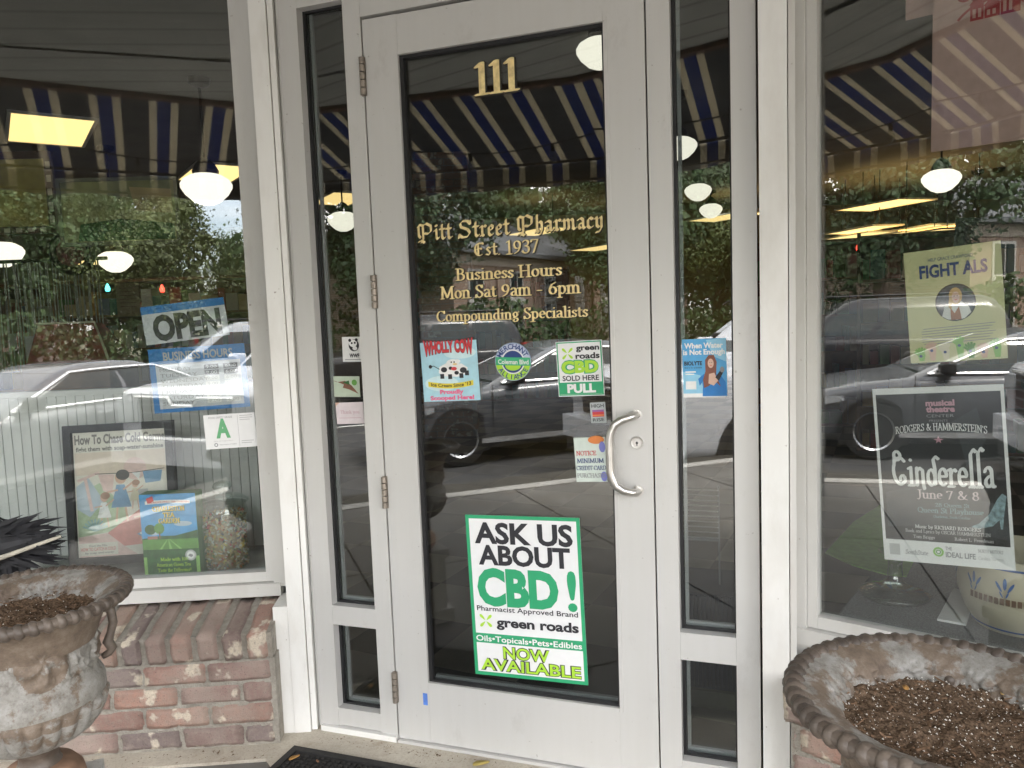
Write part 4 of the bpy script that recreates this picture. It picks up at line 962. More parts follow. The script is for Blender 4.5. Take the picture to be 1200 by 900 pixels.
# small CBD sticker
s = sheet_at('sticker', "white CBD sold here sticker with green PULL band, right of the round badge", 'sticker', 'D', .0045, (651, 401), (705, 398), (653, 465), WHITEV)
for r in ((0.015, .012, .985, .032), (.015, .965, .985, .985), (.015, .032, .04, .965), (.96, .032, .985, .965)): s.rect(*r, GREEN, 'border')
leafmark(s, .25, .22, .16, LIME); s.text("green", .44, .94, .17, .095, INK, bold=.03); s.text("roads", .42, .94, .32, .10, INK, bold=.03)
s.text("CBD", .10, .90, .565, .195, LIME, 'green_lettering', bold=.05, outline=GREEN, ow=.06); s.text("SOLD HERE", .11, .90, .715, .09, INK, bold=.02)
s.rect(.04, .745, .96, .962, GREEN, 'band'); s.text("PULL", .20, .82, .93, .145, WHITEV, 'white_lettering', bold=.05)
s.done()
# ice cream sticker: red arched words, spotted cow, yellow ribbon
s = sheet_at('sticker', "pale blue ice cream sticker with a spotted cow and red arched words", 'sticker', 'D', .0043, (492, 402), (558, 398), (496.5, 471), LBLUE)
s.disc(.34, .70, .3, flat("print_cloud", (.62, .80, .84), .6), lay=0, ry=.13); s.disc(.70, .2, .28, flat("print_cloud", (.62, .80, .84), .6), 'cloud', 0, ry=.1)
s.text("WHOLLY COW", .06, .94, .225, .17, RED, bold=.05, arc=.055, taper=.45, outline=INK, ow=.03)
WB = flat("print_white", (.85, .85, .84), .6)
s.poly([(.32, .42), (.45, .36), (.72, .38), (.82, .45), (.80, .55), (.62, .60), (.40, .58), (.30, .52)], WB, 'cow', 1)
s.disc(.56, .36, .11, WB, 'cow', 1, ry=.06); s.disc(.64, .34, .06, WB, 'cow', 1, ry=.035)
for a, b_ in ((.36, .60), (.50, .61), (.70, .60), (.80, .56)): s.rect(a - .035, b_ - .06, a + .035, b_ + .02, INK, 'cow_spots', 2)
for a, b_, r in ((.40, .47, .055), (.52, .45, .035), (.74, .49, .06), (.62, .53, .04)): s.disc(a, b_, r, INK, 'cow_spots', 2, ry=r * .8)
s.disc(.58, .46, .05, RED, 'cow_bell', 3, ry=.03); s.disc(.54, .35, .013, INK, 'cow_spots', 3); s.disc(.59, .35, .013, INK, 'cow_spots', 3); s.disc(.60, .385, .04, flat("print_muzzle", (.8, .6, .3), .6), 'muzzle', 2, ry=.018)
s.line([(.32, .46), (.22, .40), (.17, .41)], .0022, INK, 'cow_spots', 2); s.disc(.16, .41, .03, INK, 'cow_spots', 2)
for k in range(8):
    u0, u1 = k / 8, (k + 1) / 8; f_ = lambda u: .66 + .045 * math.sin(u * math.pi)
    s.poly([(.10 + .8 * u0, f_(u0)), (.10 + .8 * u1, f_(u1)), (.10 + .8 * u1, f_(u1) + .085), (.10 + .8 * u0, f_(u0) + .085)], YEL, 'ribbon', 1)
s.text("Ice Cream Since '13", .15, .86, .735, .055, INK, bold=.02, arc=-.03)
s.text("Proudly", .30, .72, .875, .065, PINK, 'pink_lettering', bold=.05); s.text("Scooped Here!", .12, .90, .975, .065, PINK, 'pink_lettering', bold=.05)
s.done()
# round badge
s = sheet_at('badge_sticker', "round blue and green merchant badge between the cow sticker and the CBD sticker", 'sticker', 'D', .0045, (579, 403), (621.5, 401.5), (579.7, 446), WHITEV)
bpy.data.objects.remove(s.back)
m = MB(); mm = Matrix.Translation((s.w / 2, .0006, s.h / 2)) @ Matrix.Rotation(RAD(90), 4, 'X'); m.lathe([(.5 * s.w, -.0005), (.5 * s.w, .0005)], 40, mm, cap0=True, cap1=True); s.back = m.build('disc', flat("badge_grey_blue", (.30, .38, .52), .5), s.root)
s.ring(.5, .5, .32, .48, flat("badge_lilac", (.52, .56, .70), .5), 'ring', 0, a0=0, a1=180); s.ring(.5, .5, .32, .48, LIME, 'ring', 0, a0=180, a1=360)
s.disc(.5, .5, .32, WHITEV, 'centre', 0); s.disc(.5, .5, .29, NAVYP, 'centre', 1); s.disc(.5, .60, .22, LIME, 'centre', 2, ry=.14)
s.poly([(.03, .36), (.97, .40), (.99, .62), (.03, .58)], GREEN, 'street_plate', 2); s.poly([(.05, .375), (.95, .412), (.97, .605), (.05, .567)], flat("plate_green", (.05, .42, .20), .5), 'street_plate', 3)
s.text("Coleman Blvd", .09, .93, .545, .12, WHITEV, 'white_lettering', 4, slope=.035, bold=.02)
def ring_text(s, t, cx, cy, r, a0, a1, cap, mat, part, lay, up=True):
    n = len(t)
    for i, ch in enumerate(t):
        if ch == ' ': continue
        fs, w = sans(ch, .02); a = RAD(a0 + (a1 - a0) * (i + .5) / n); sc = cap
        mb = s._mb(part, mat)
        for f in fs:
            v = []
            for x, y in f:
                x = (x - w / 2) * sc; y = (y - .5) * sc; th = a - math.pi / 2 if up else a + math.pi / 2
                v.append((cx * s.w + r * math.cos(a) + x * math.cos(th) - y * math.sin(th), -.0003 - .0002 * lay, (1 - cy) * s.h + r * math.sin(a) + x * math.sin(th) + y * math.cos(th)))
            try: mb.poly(v)
            except ValueError: pass
ring_text(s, "MERCHANT", .5, .5, s.w * .40, 160, 20, s.w * .13, NAVYP, 'upper_lettering', 2); ring_text(s, "ALLIANCE", .5, .5, s.w * .40, 205, 335, s.w * .12, NAVYP, 'lower_lettering', 2, False)
s.done()
# notice about cards, taped inside, tilted
s = sheet_at('notice', "tilted pale green paper notice about credit cards, beside the door handle", 'notice', 'D', .0043, (672, 513), (708.5, 512), (662, 563), flat("notice_paper", (.66, .74, .68), .6))
s.disc(.72, .06, .26, ORANGE, 'orange_spot', 1, ry=.09); s.disc(.90, .22, .10, flat("print_violet", (.22, .24, .60), .6), 'violet_spot', 1, ry=.12); s.disc(.90, .88, .10, flat("print_violet", (.22, .24, .60), .6), 'violet_corner', 1, ry=.11)
s.text("NOTICE:", .05, .70, .40, .10, RED, 'red_lettering', style='rom'); s.text("MINIMUM", .06, .93, .57, .10, NAVYP, style='rom'); s.text("CREDIT CARD", .03, .98, .73, .095, NAVYP, style='rom'); s.text("PURCHASES", .03, .95, .90, .095, GREY, style='rom')
s.done()
s = sheet_at('notice', "small grey card with a red sunset stripe, just above the door handle", 'notice', 'D', .0043, (691, 472), (709, 471), (691.5, 496), flat("card_grey", (.46, .50, .50), .6))
s.text("HIGH", .10, .90, .25, .17, INK, bold=.01); s.rect(.12, .36, .88, .70, RED, 'stripe'); s.rect(.12, .36, .88, .46, flat("print_purple", (.30, .12, .35), .6), 'purple_stripe', 1); s.rect(.12, .60, .88, .66, ORANGE, 'orange_stripe', 1); s.text("RISE", .12, .86, .92, .15, INK, bold=.01); s.done()
# right sidelight flyer
s = sheet_at('flyer', "blue drink flyer with a woman in a blue shirt, on the right sidelight", 'flyer', 'D', .0245, (799, 398), (850.5, 396), (800.5, 466), SKYB)
s.poly([(0, .55), (.4, .62), (.5, 1), (0, 1)], flat("print_light_sky", (.30, .62, .82), .5), 'print', 0); s.poly([(.55, .02), (1, 0), (1, .4), (.7, .3)], flat("print_light_sky", (.30, .62, .82), .5), 'print', 0)
s.text("When Water", .05, .93, .155, .085, WB, bold=.035); s.text("is Not Enough", .02, .97, .265, .085, WB, bold=.035); s.text("BIOLYTE", .04, .45, .445, .065, INK, 'dark_lettering', bold=.03); s.text("the iv in a bottle", .04, .44, .50, .030, INK, 'dark_lettering')
s.rect(.06, .72, .30, .86, WB, 'print', 1); s.line([(.06, .56), (.30, .56)], .004, WB, 'print', 1); s.line([(.06, .60), (.26, .60)], .003, WB, 'print', 1); s.rect(.0, .93, 1, 1, WB, 'print', 1)
s.poly([(.44, .98), (.46, .72), (.38, .80), (.35, .68), (.48, .60), (.66, .58), (.86, .62), (.97, .74), (1.0, .98)], BLUEP, 'woman_shirt', 2)
s.poly([(.52, .36), (.60, .28), (.72, .28), (.78, .40), (.76, .62), (.86, .82), (.70, .70), (.60, .80), (.48, .84), (.46, .7), (.52, .55)], flat("print_hair", (.24, .09, .06), .6), 'woman_hair', 3)
s.disc(.645, .42, .068, SKIN, 'woman_face', 4, ry=.080); s.line([(.615, .405), (.635, .405)], .0012, INK, 'woman_eyes', 5); s.line([(.66, .405), (.68, .405)], .0012, INK, 'woman_eyes', 5); s.line([(.625, .455), (.67, .455)], .0014, RED, 'woman_mouth', 5); s.poly([(.60, .60), (.72, .58), (.80, .72), (.70, .80), (.58, .76)], SKIN, 'woman_face', 4); s.poly([(.74, .66), (.86, .54), (.92, .58), (.82, .72)], INK, 'microphone', 5); s.disc(.90, .53, .05, GREY, 'microphone', 5, ry=.05)
s.done()
# left sidelight cards
s = sheet_at('sticker', "small pale card with a black and white panda mark, topmost on the left sidelight", 'sticker', 'D', .0245, (400.5, 395), (428, 394.5), (401.5, 424), PAPER)
s.disc(.50, .34, .22, INK, 'panda', 0, ry=.24); s.disc(.47, .26, .17, WB, 'panda', 1, ry=.15); s.disc(.34, .14, .06, INK, 'panda', 2); s.disc(.62, .12, .06, INK, 'panda', 2); s.disc(.42, .25, .04, INK, 'panda', 2); s.disc(.55, .24, .04, INK, 'panda', 2); s.disc(.54, .46, .1, WB, 'panda', 1, ry=.08); s.text("WWF", .30, .72, .82, .14, INK, bold=.05); s.rect(.1, .9, .9, .93, GREY, 'print'); s.done()
s = sheet_at('sticker', "small pale green card with a brown bird, on the left sidelight", 'sticker', 'D', .0245, (390.5, 441), (421, 441), (392, 465), flat("card_green", (.50, .58, .46), .6))
s.poly([(.15, .28), (.45, .22), (.70, .45), (.95, .85), (.62, .65), (.35, .55), (.40, .4)], BROWN, 'bird', 0); s.poly([(.35, .30), (.60, .20), (.62, .42)], DGREEN, 'bird', 1); s.line([(.15, .28), (.02, .22)], .0015, BROWN, 'bird', 1); s.disc(.8, .3, .1, MGREEN, 'print', 0); s.done()
s = sheet_at('sticker', "pinkish white card with faded lettering, lowest on the left sidelight", 'sticker', 'D', .0245, (393, 472), (425, 471), (394.5, 497), flat("card_pink", (.74, .66, .68), .6))
s.text("Thank you", .16, .86, .52, .16, flat("faded_pink", (.60, .42, .46), .6), style='rom'); s.line([(.1, .72), (.9, .72)], .0015, flat("faded_pink", (.60, .42, .46), .6)); s.poly([(0, 0), (.16, 0), (0, .16)], SKIN, 'corner'); s.done()

# left window: OPEN plate hanging over a business hours plate
s = sheet_at('open_sign', "white OPEN plate with blue top band, hanging tilted in the left window", 'sign', 'L', .03, (164, 360.5), (261.5, 348), (171, 405), flat("plate_white", (.62, .64, .68), .5), .003)
s.rect(0, 0, 1, .20, BLUEP, 'band'); s.text("OPEN", .11, .93, .90, .60, INK, bold=.05); s.done()
s = sheet_at('hours_sign', "blue framed business hours plate under the OPEN plate in the left window", 'sign', 'L', .032, (173, 410), (286, 402), (180, 485), flat("plate_white", (.62, .64, .68), .5), .003)
s.rect(0, 0, 1, .24, BLUEP, 'header'); s.rect(0, .24, .06, 1, BLUEP, 'header'); s.rect(.94, .24, 1, 1, BLUEP, 'header'); s.rect(.06, .94, .94, 1, BLUEP, 'header')
s.text("BUSINESS HOURS", .15, .87, .185, .12, LGREY, bold=.03)
for k, d in enumerate(("MONDAY", "TUESDAY", "WEDNESDAY", "THURSDAY", "FRIDAY", "SATURDAY", "SUNDAY")):
    y = .33 + k * .088; s.text(d, .10, .10 + .055 * len(d), y + .03, .055, GREY, 'day_lettering')
    for x in (.56, .76): s.rect(x, y - .04, x + .15, y + .035, INK if k < 2 else WB, 'time_tiles', 1); s.text("9:00" if x < .6 else "6:00", x + .02, x + .13, y + .02, .045, WB if k < 2 else LGREY, 'time_lettering', 3)
s.done()
# A grade card (codes on it left out)
s = sheet_at('grade_card', "white inspection card with a big green letter A in the left window", 'card', 'L', .0015, (238, 487), (298, 483), (240.5, 527), WHITEV)
s.text("FOOD SAFETY GRADE", .10, .56, .115, .055, GREY); s.text("A", .22, .50, .66, .50, flat("grade_green", (.14, .42, .20), .5), 'grade', bold=.05); s.line([(.66, .04), (.66, .96)], .0008, GREY); s.rect(.70, .06, .95, .08, LGREY); s.rect(.70, .12, .95, .14, LGREY); s.rect(.70, .18, .90, .20, LGREY); s.rect(.70, .80, .94, .82, LGREY, 'footnote'); s.rect(.70, .86, .90, .88, LGREY, 'footnote')
s.text("date of inspection", .16, .54, .79, .035, LGREY); s.ring(.20, .885, .02, .038, GREY, 'seal'); s.text("department of health", .27, .60, .90, .035, GREY); s.done()

# right window posters
s = sheet_at('poster', "yellow charity poster with an oval portrait and painted hands, in the right window", 'poster', 'R', .02, (1058.5, 297), (1172.5, 281.5), (1067, 426), flat("poster_yellow", (.66, .64, .36), .6, vary=.08, scale=4))
s.text("HELP GRACE CRAWFORD", .26, .72, .105, .028, NAVYP); s.text("FIGHT ALS", .16, .86, .245, .105, NAVYP, bold=.035)
s.disc(.515, .485, .21, INK, 'portrait', 0, ry=.165); s.disc(.515, .485, .195, flat("portrait_ground", (.06, .08, .10), .6, vary=.6, scale=60), 'portrait', 1, ry=.153)
s.poly([(.37, .60), (.40, .52), (.48, .48), (.58, .48), (.65, .53), (.67, .58), (.60, .63), (.52, .638), (.43, .63)], WB, 'portrait_blouse', 2); s.poly([(.46, .52), (.50, .58), (.55, .52), (.57, .635), (.46, .637)], flat("print_rust", (.40, .16, .08), .6), 'portrait_blouse', 3)
s.disc(.52, .43, .068, flat("print_blond", (.62, .40, .15), .6), 'portrait_hair', 3, ry=.075); s.poly([(.455, .44), (.44, .52), (.47, .55), (.49, .46)], flat('print_blond', (.62, .40, .15), .6), 'portrait_hair', 3); s.disc(.522, .44, .040, SKIN, 'portrait_face', 4, ry=.050); s.line([(.50, .43), (.515, .43)], .0014, INK, 'portrait_eyes', 5); s.line([(.532, .43), (.547, .43)], .0014, INK, 'portrait_eyes', 5); s.line([(.51, .462), (.537, .462)], .0016, RED, 'portrait_mouth', 5)
for k in range(7): s.line([(.14 + .02 * (k in (0, 6)), .70 + k * .023), (.90 - .03 * (k % 3), .685 + k * .023)], .0018, GREY, 'small_lettering', 0)
for x, y, c_ in ((.12, .93, PGREEN), (.24, .885, SKIN), (.38, .905, CREAMP), (.53, .855, PGREEN), (.64, .91, MGREEN), (.77, .925, SKIN), (.90, .895, PGREEN)):
    s.poly([(x - .04, y), (x - .03, y - .035), (x + .03, y - .035), (x + .045, y), (x + .03, .985), (x - .02, .985)], c_, 'hand', 0)
    for a in (-.045, -.018, .010, .036): s.line([(x + a * .7, y - .03), (x + a * 1.25, y - .075 + abs(a) * .5)], .0052, c_, 'hand', 1)
    s.line([(x - .03, y - .005), (x - .07, y - .03)], .0052, c_, 'hand', 1); s.disc(x - .004, y + .01, .017, NAVYP, 'heart', 2)
s.done()
s = sheet_at('poster', "black and white musical poster with big fanciful lettering, in the right window", 'poster', 'R', .016, (1022, 456), (1176, 450), (1032, 655), WHITEV)
PB = flat("poster_black", (.020, .021, .024), .5, vary=.3, scale=6)
s.rect(.025, .035, .975, .875, PB, 'field')
SM = flat("poster_smoke", (.045, .05, .055), .6); 
s.poly([(.60, .20), (.80, .12), (.85, .3), (.7, .45), (.66, .3)], SM, 'smoke', 1); s.poly([(.05, .60), (.4, .55), (.97, .66), (.97, .84), (.5, .78), (.05, .80)], flat("poster_slate", (.05, .055, .06), .6), 'smoke', 1)
s.text("musical", .42, .64, .105, .030, flat("print_rose", (.55, .30, .36), .6), 'company_lettering', bold=.05); s.text("theatre", .42, .64, .140, .030, flat("print_rose", (.55, .30, .36), .6), 'company_lettering', bold=.05); s.text("CENTER", .42, .63, .170, .016, GREY, 'company_lettering')
s.text("PRESENTS", .44, .58, .195, .012, GREY, 'company_lettering')
s.text("RODGERS & HAMMERSTEIN'S", .165, .865, .262, .040, WHITEV, style='rom', arc=.020)
s.poly([(.50, .275), (.51, .29), (.54, .292), (.515, .30), (.52, .315), (.50, .305), (.48, .315), (.485, .30), (.46, .292), (.49, .29)], flat("print_rose", (.55, .30, .36), .6), 'star', 2)
TITLE = {**ROM,
 'C': (.80, [A(.42, .46, .34, .44, 50, 310, 14), A(.30, .95, .16, .14, 0, 300, 8), A(.52, .2, .12, .12, -90, 200, 7), [(.16, .9), (.12, .6)]]),
 'd': (.56, [A(.27, .30, .17, .29, 0, 360, 12), [(.44, .05), (.46, .60), (.40, .95), (.52, 1.06), (.64, .98)]]),
 'l': (.34, [[(.16, 0), (.16, 1.1), (.30, 1.24), (.40, 1.16)], [(.05, .0), (.16, .06), (.27, .0)]]),
 'n': (.56, [[(.13, .0), (.13, .62)], [(.13, .48), (.28, .62), (.42, .54), (.42, .06), (.46, -.12)]]),
}
fs, w = pen("Cinderella", TITLE, .085, .045, 15)
s._put(fs, .115, .555, .79 * s.w / w, .155 * s.h, WHITEV, 'title', 3, 0, 0, .18)
s.text("June 7 & 8", .30, .775, .628, .050, flat("print_pale_rose", (.70, .58, .60), .6), style='rom', part='date_lettering')
TEAL = flat("print_teal", (.22, .36, .38), .6)
s.text("28 Queen St", .44, .70, .672, .022, TEAL, 'venue_lettering', style='rom'); s.text("Queen St Playhouse", .30, .80, .708, .030, TEAL, 'venue_lettering', style='rom'); s.text("Charleston, South Carolina", .42, .70, .735, .014, TEAL, 'venue_lettering', style='rom')
s.text("Music by RICHARD RODGERS", .27, .77, .800, .020, WHITEV, 'credit_lettering', style='rom'); s.text("Book and Lyrics by OSCAR HAMMERSTEIN", .19, .84, .826, .019, LGREY, 'credit_lettering', style='rom'); s.text("Tom Briggs", .25, .42, .858, .018, LGREY, 'credit_lettering', style='rom'); s.text("Robert L. Freedman", .57, .86, .858, .018, LGREY, 'credit_lettering', style='rom')
SLP = flat("print_slipper", (.24, .34, .37), .5, vary=.5, scale=80)
s.poly([(.97, .60), (.94, .585), (.90, .62), (.84, .70), (.76, .755), (.70, .775), (.76, .785), (.86, .765), (.91, .73), (.915, .78), (.93, .78), (.945, .70)], SLP, 'slipper', 2)
s.rect(.05, .90, .135, .965, LGREY, 'logos'); s.text("SouthState", .18, .36, .955, .026, GREY, 'sponsor_lettering', style='rom'); s.ring(.44, .93, .025, .042, PGREEN, 'logos'); s.ring(.44, .93, .012, .02, MGREEN, 'logos'); s.text("THE", .495, .545, .915, .018, GREY, 'sponsor_lettering', bold=.03); s.text("IDEAL LIFE", .495, .72, .955, .028, GREY, 'sponsor_lettering', bold=.03); s.text("NORTH MOTORS", .74, .92, .915, .018, GREY, 'sponsor_lettering', style='rom'); s.text("Carolina Theatres", .74, .92, .955, .018, LGREY, 'sponsor_lettering', style='rom')
s.done()
# ------------------------------------------------------------------ window displays
MAT_BEAD, nt, b = new_mat("white_beadboard")
n1 = noise(nt, 3, 4); nt.links.new(ramp(nt, n1, [(.3, (.66, .66, .65)), (.7, (.76, .76, .75))]), b.inputs['Base Color']); b.inputs['Roughness'].default_value = .55
t = WT('display_shelf', "painted grey floor of the left window display, under poster and jar", 'shelf', 'L', -1.3, .012, .40)
m = MB(); m.box(-2.6, .0, .014, .50, .40, .478); m.box(-.034, .0, .06, .42, .479, 1.05); t.add(m, 'board', flat("shelf_paint", (.34, .35, .33), .6, vary=.2, scale=9))
t = WT('beadboard_panel', "white beadboard panel behind the old poster in the left window", 'panel', 'L', -1.3, .50, .40)
m = MB(); u = -2.6
while u < .0:
    m.box(u + .0018, u + .0352, .502, .515, .479, 1.135); u += .0372
m.box(-2.6, .0, .514, .530, .42, 1.135); m.bevel(.0012, 1); t.add(m, 'boards', MAT_BEAD)
m = MB(); m.box(-2.6, .0, .496, .54, 1.136, 1.158); m.bevel(.003, 1); t.add(m, 'cap_rail', MAT_BEAD)

# framed vintage poster: leaning picture with children at a clothes line
OFF = .30
s = sheet_at('framed_poster', "old health poster in a black frame, leaning in the left window", 'poster', 'L', OFF, (66, 501), (196, 493.5), (76, 664), flat("poster_mount", (.02, .02, .022), .5), .018, lean=.10)
FR = MB(); W_, H_ = s.w, s.h
for a, b_, c, d in ((0, .028, 0, H_), (W_ - .028, W_, 0, H_), (.0285, W_ - .0285, 0, .028), (.0285, W_ - .0285, H_ - .028, H_)): FR.box(a, b_, -.016, -.0005, c, d)
FR.bevel(.003, 1); FR.build('frame', flat("black_frame", (.018, .018, .022), .35), s.root)
PC = flat("poster_cream", (.82, .78, .70), .6, vary=.04); FP = flat("faded_pink_red", (.70, .30, .27), .6, vary=.1); FPK = flat("faded_rose", (.80, .60, .56), .6, vary=.1); FB = flat("faded_blue", (.25, .40, .58), .6, vary=.1); FT = flat("faded_teal", (.35, .52, .52), .6, vary=.15); FG = flat("faded_green", (.50, .60, .42), .6, vary=.15); FK = flat("faded_ink", (.16, .15, .15), .6)
s.rect(.075, .055, .925, .945, PC, 'paper', 0)
s.rect(.085, .20, .915, .36, flat("poster_peach", (.80, .68, .58), .6, vary=.05), 'sky', 1); s.poly([(.085, .50), (.30, .42), (.50, .58), (.60, .75), (.085, .80)], FG, 'lawn', 1)
s.poly([(.085, .44), (.20, .38), (.33, .55), (.20, .66), (.085, .60)], flat("faded_sky", (.52, .60, .68), .6), 'lawn', 2); s.poly([(.35, .78), (.70, .60), (.915, .64), (.915, .86), (.50, .88)], FP, 'blanket', 2); s.poly([(.085, .80), (.35, .78), (.50, .88), (.62, .945), (.085, .945)], FPK, 'blanket', 1)
s.disc(.63, .33, .105, FPK, 'balloon', 2)
s.line([(.10, .40), (.30, .345)], .010, FPK, 'clothes_line', 3); s.line([(.17, .38), (.22, .62)], .012, FPK, 'clothes_line', 3); s.line([(.26, .355), (.60, .36), (.90, .34)], .003, FK, 'clothes_line', 3)
s.poly([(.29, .36), (.44, .365), (.41, .50), (.33, .48)], FPK, 'laundry', 3); s.poly([(.70, .355), (.88, .35), (.86, .43), (.72, .44)], FB, 'laundry', 3); s.poly([(.60, .36), (.68, .36), (.66, .41)], WB, 'laundry', 3)
def kid(x, y, k, dress, hair):
    s.poly([(x - .03 * k, y), (x + .03 * k, y), (x + .075 * k, y + .13 * k), (x - .075 * k, y + .13 * k)], dress, 'girl_dress', 4)
    s.disc(x + .005, y - .04 * k, .042 * k, SKIN, 'girl_face', 4, ry=.036 * k); s.disc(x + .02 * k, y - .055 * k, .05 * k, hair, 'girl_hair', 5, ry=.03 * k)
    for a in (-.03, .03): s.line([(x + a * k, y + .13 * k), (x + a * k * 1.4, y + .21 * k)], .006 * k, SKIN, 'girl_legs', 4)
    s.line([(x + .02 * k, y + .03 * k), (x + .11 * k, y - .02 * k)], .006 * k, SKIN, 'girl_arms', 5); s.line([(x - .02 * k, y + .03 * k), (x - .10 * k, y + .04 * k)], .006 * k, SKIN, 'girl_arms', 5)
kid(.49, .44, 1.25, FB, FK); kid(.33, .56, .85, WB, flat("faded_brown", (.40, .25, .18), .6)); kid(.70, .64, 1.0, FP, flat("faded_brown", (.40, .25, .18), .6)); kid(.62, .47, .7, CREAMP, flat("faded_brown", (.40, .25, .18), .6))
s.poly([(.62, .80), (.76, .74), (.88, .78), (.74, .86)], FB, 'book', 5); s.poly([(.64, .795), (.76, .75), (.85, .78), (.74, .84)], WB, 'book', 6); s.rect(.62, .48, .74, .56, LGREY, 'washtub', 3)
for a in range(9): s.line([(.24, .76), (.24 + .12 * math.cos(RAD(20 + a * 17)), .76 - .085 * math.sin(RAD(20 + a * 17)))], .007, FT, 'plant', 5)
s.rect(.085, .845, .44, .935, PC, 'caption_card', 6); s.text("HOW TO CATCH A COLD", .10, .42, .90, .022, FP, 'red_lettering', 8, bold=.03); s.text("From the Film", .18, .34, .872, .014, FK, 'small_lettering', 8); s.text("by soap and water", .14, .40, .922, .014, FK, 'small_lettering', 8)
s.text("How To Chase Cold Germs", .09, .915, .138, .062, flat("faded_grey_ink", (.27, .25, .24), .6), 'title', bold=.04); s.text("fight them with soap-water-sunshine", .10, .90, .190, .030, FK, 'subtitle', bold=.02)
s.done()

# green tea box
OFF = .15
(ua, za), (ub, zb), (uc, zc) = uz('L', (162.5, 580), OFF), uz('L', (229.5, 577), OFF), uz('L', (156, 672), OFF)
Mt = wallM('L', ua, OFF, .4785) @ Matrix.Rotation(RAD(-3), 4, 'Z')
s = Sheet('tea_box', "green and blue tea garden box standing in front of the black framed poster", 'box', Mt, ub - ua, max(.24, za - .4785), flat("box_green", (.06, .22, .07), .5), .065)
s.back.name = 'carton'
s.rect(0, 0, 1, .56, flat("tea_sky", (.09, .36, .70), .5, vary=.2, scale=14), 'sky'); s.disc(.22, .45, .12, flat("tea_cloud", (.50, .62, .72), .6), 'cloud', 1, ry=.04); s.disc(.75, .36, .16, flat("tea_cloud", (.30, .50, .72), .6), 'cloud', 1, ry=.03)
s.poly([(0, .53), (.3, .50), (.6, .50), (1, .44), (1, .58), (0, .58)], DGREEN, 'hills', 1); s.rect(0, .54, 1, .72, MGREEN, 'field', 2)
for k in range(7): s.poly([(.42 + k * .015, .54), (.43 + k * .015, .54), (-.3 + k * .26 + .07, .72), (-.3 + k * .26, .72)] if 0 <= -.3 + k * .26 <= .93 else [(.42 + k * .015, .54), (.425 + k * .015, .54), (.42, .56)], PGREEN, 'tea_rows', 3)
s.rect(0, .66, 1, .75, DGREEN, 'hedge', 4); s.disc(.16, .42, .10, DGREEN, 'tree', 3, ry=.06); s.disc(.32, .41, .09, MGREEN, 'tree', 3, ry=.065); s.rect(.31, .45, .33, .53, BROWN, 'tree', 3); s.rect(.10, .50, .28, .535, flat("print_barn", (.45, .2, .15), .6), 'barn', 4)
s.rect(0, .75, 1, 1, PGREEN, 'base', 2); s.rect(.06, .73, .94, .955, DGREEN, 'panel', 5)
s.text("Made with 100%", .30, .80, .80, .04, LIME, 'slogan', 7, style='rom'); s.text("American Green Tea", .22, .84, .865, .04, LIME, 'slogan', 7, style='rom'); s.text("Taste the Difference!", .24, .84, .93, .04, LIME, 'slogan', 7, style='rom')
for k in range(10): s.rect(.10 + k * .08, .082 - .012 * math.sin((k + .5) * .314), .18 + k * .08, .122 - .012 * math.sin((k + .5) * .314), WB, 'ribbon', 3)
s.text("AMERICA'S ONLY TEA GARDEN", .14, .88, .11, .018, RED, 'ribbon_lettering', 5, bold=.02, arc=.008); s.poly([(.12, .05), (.24, .02), (.26, .08), (.15, .11)], RED, 'flag', 4)
for t_, x0, x1, y in (("CHARLESTON", .22, .80, .20), ("TEA", .40, .62, .275), ("GARDEN", .32, .70, .345)): s.text(t_, x0, x1, y, .055, flat("tea_gold", (.78, .58, .10), .5), 'gold_lettering', 7, style='rom', bold=.02); s.text(t_, x0 + .008, x1 + .008, y + .006, .055, DGREEN, 'letter_shadow', 5, style='rom', bold=.05)
s.disc(.85, .74, .10, LGREY, 'seal', 6); s.disc(.85, .74, .07, WB, 'seal', 7); s.poly([(.80, .745), (.84, .72), (.90, .74), (.86, .765)], GREY, 'seal', 8)
s.done()

# glass jar full of coloured candy
OFF = .22
u, z = uz('L', (267, 664), OFF); t = WT('candy_jar', "lidded glass jar full of coloured candy, right of the green tea box", 'jar', 'L', u, OFF, .4785)
JM = wallM('L', u, OFF, .4785)
def jl(prof, name, mat, n=48, **k):
    m = MB(); m.lathe(prof, n, **k); return m.build(name, mat, t.root, smooth=True)
uw = (uz('L', (294, 620), OFF)[0] - uz('L', (237, 620), OFF)[0]) / 2; zt = uz('L', (264, 581), OFF)[1] - .4785
r_ = uw * .96
jl([(.001, .004), (r_ * .93, .004), (r_, .014), (r_, zt * .80), (r_ * .97, zt * .84), (r_ * .93, zt * .88), (r_ * .95, zt * .90)], 'glass_body', MAT_JAR)
jl([(r_ * 1.02, zt * .905), (r_ * 1.08, zt * .925), (r_ * 1.05, zt * .95), (r_ * .8, zt * 1.0), (r_ * .4, zt * 1.03), (r_ * .16, zt * 1.04), (r_ * .14, zt * 1.06), (r_ * .34, zt * 1.09), (r_ * .42, zt * 1.14), (r_ * .34, zt * 1.19), (r_ * .1, zt * 1.215), (.001, zt * 1.218)], 'lid', MAT_JAR)
CANDY = [flat("candy_" + n, c, .35, vary=0) for n, c in (("white", (.72, .70, .62)), ("cream", (.62, .48, .26)), ("tan", (.42, .30, .16)), ("red", (.48, .06, .04)), ("orange", (.60, .22, .05)), ("green", (.16, .26, .10)), ("black", (.04, .04, .05)), ("yellow", (.66, .50, .12)))]
rnd = random.Random(4); m = MB()
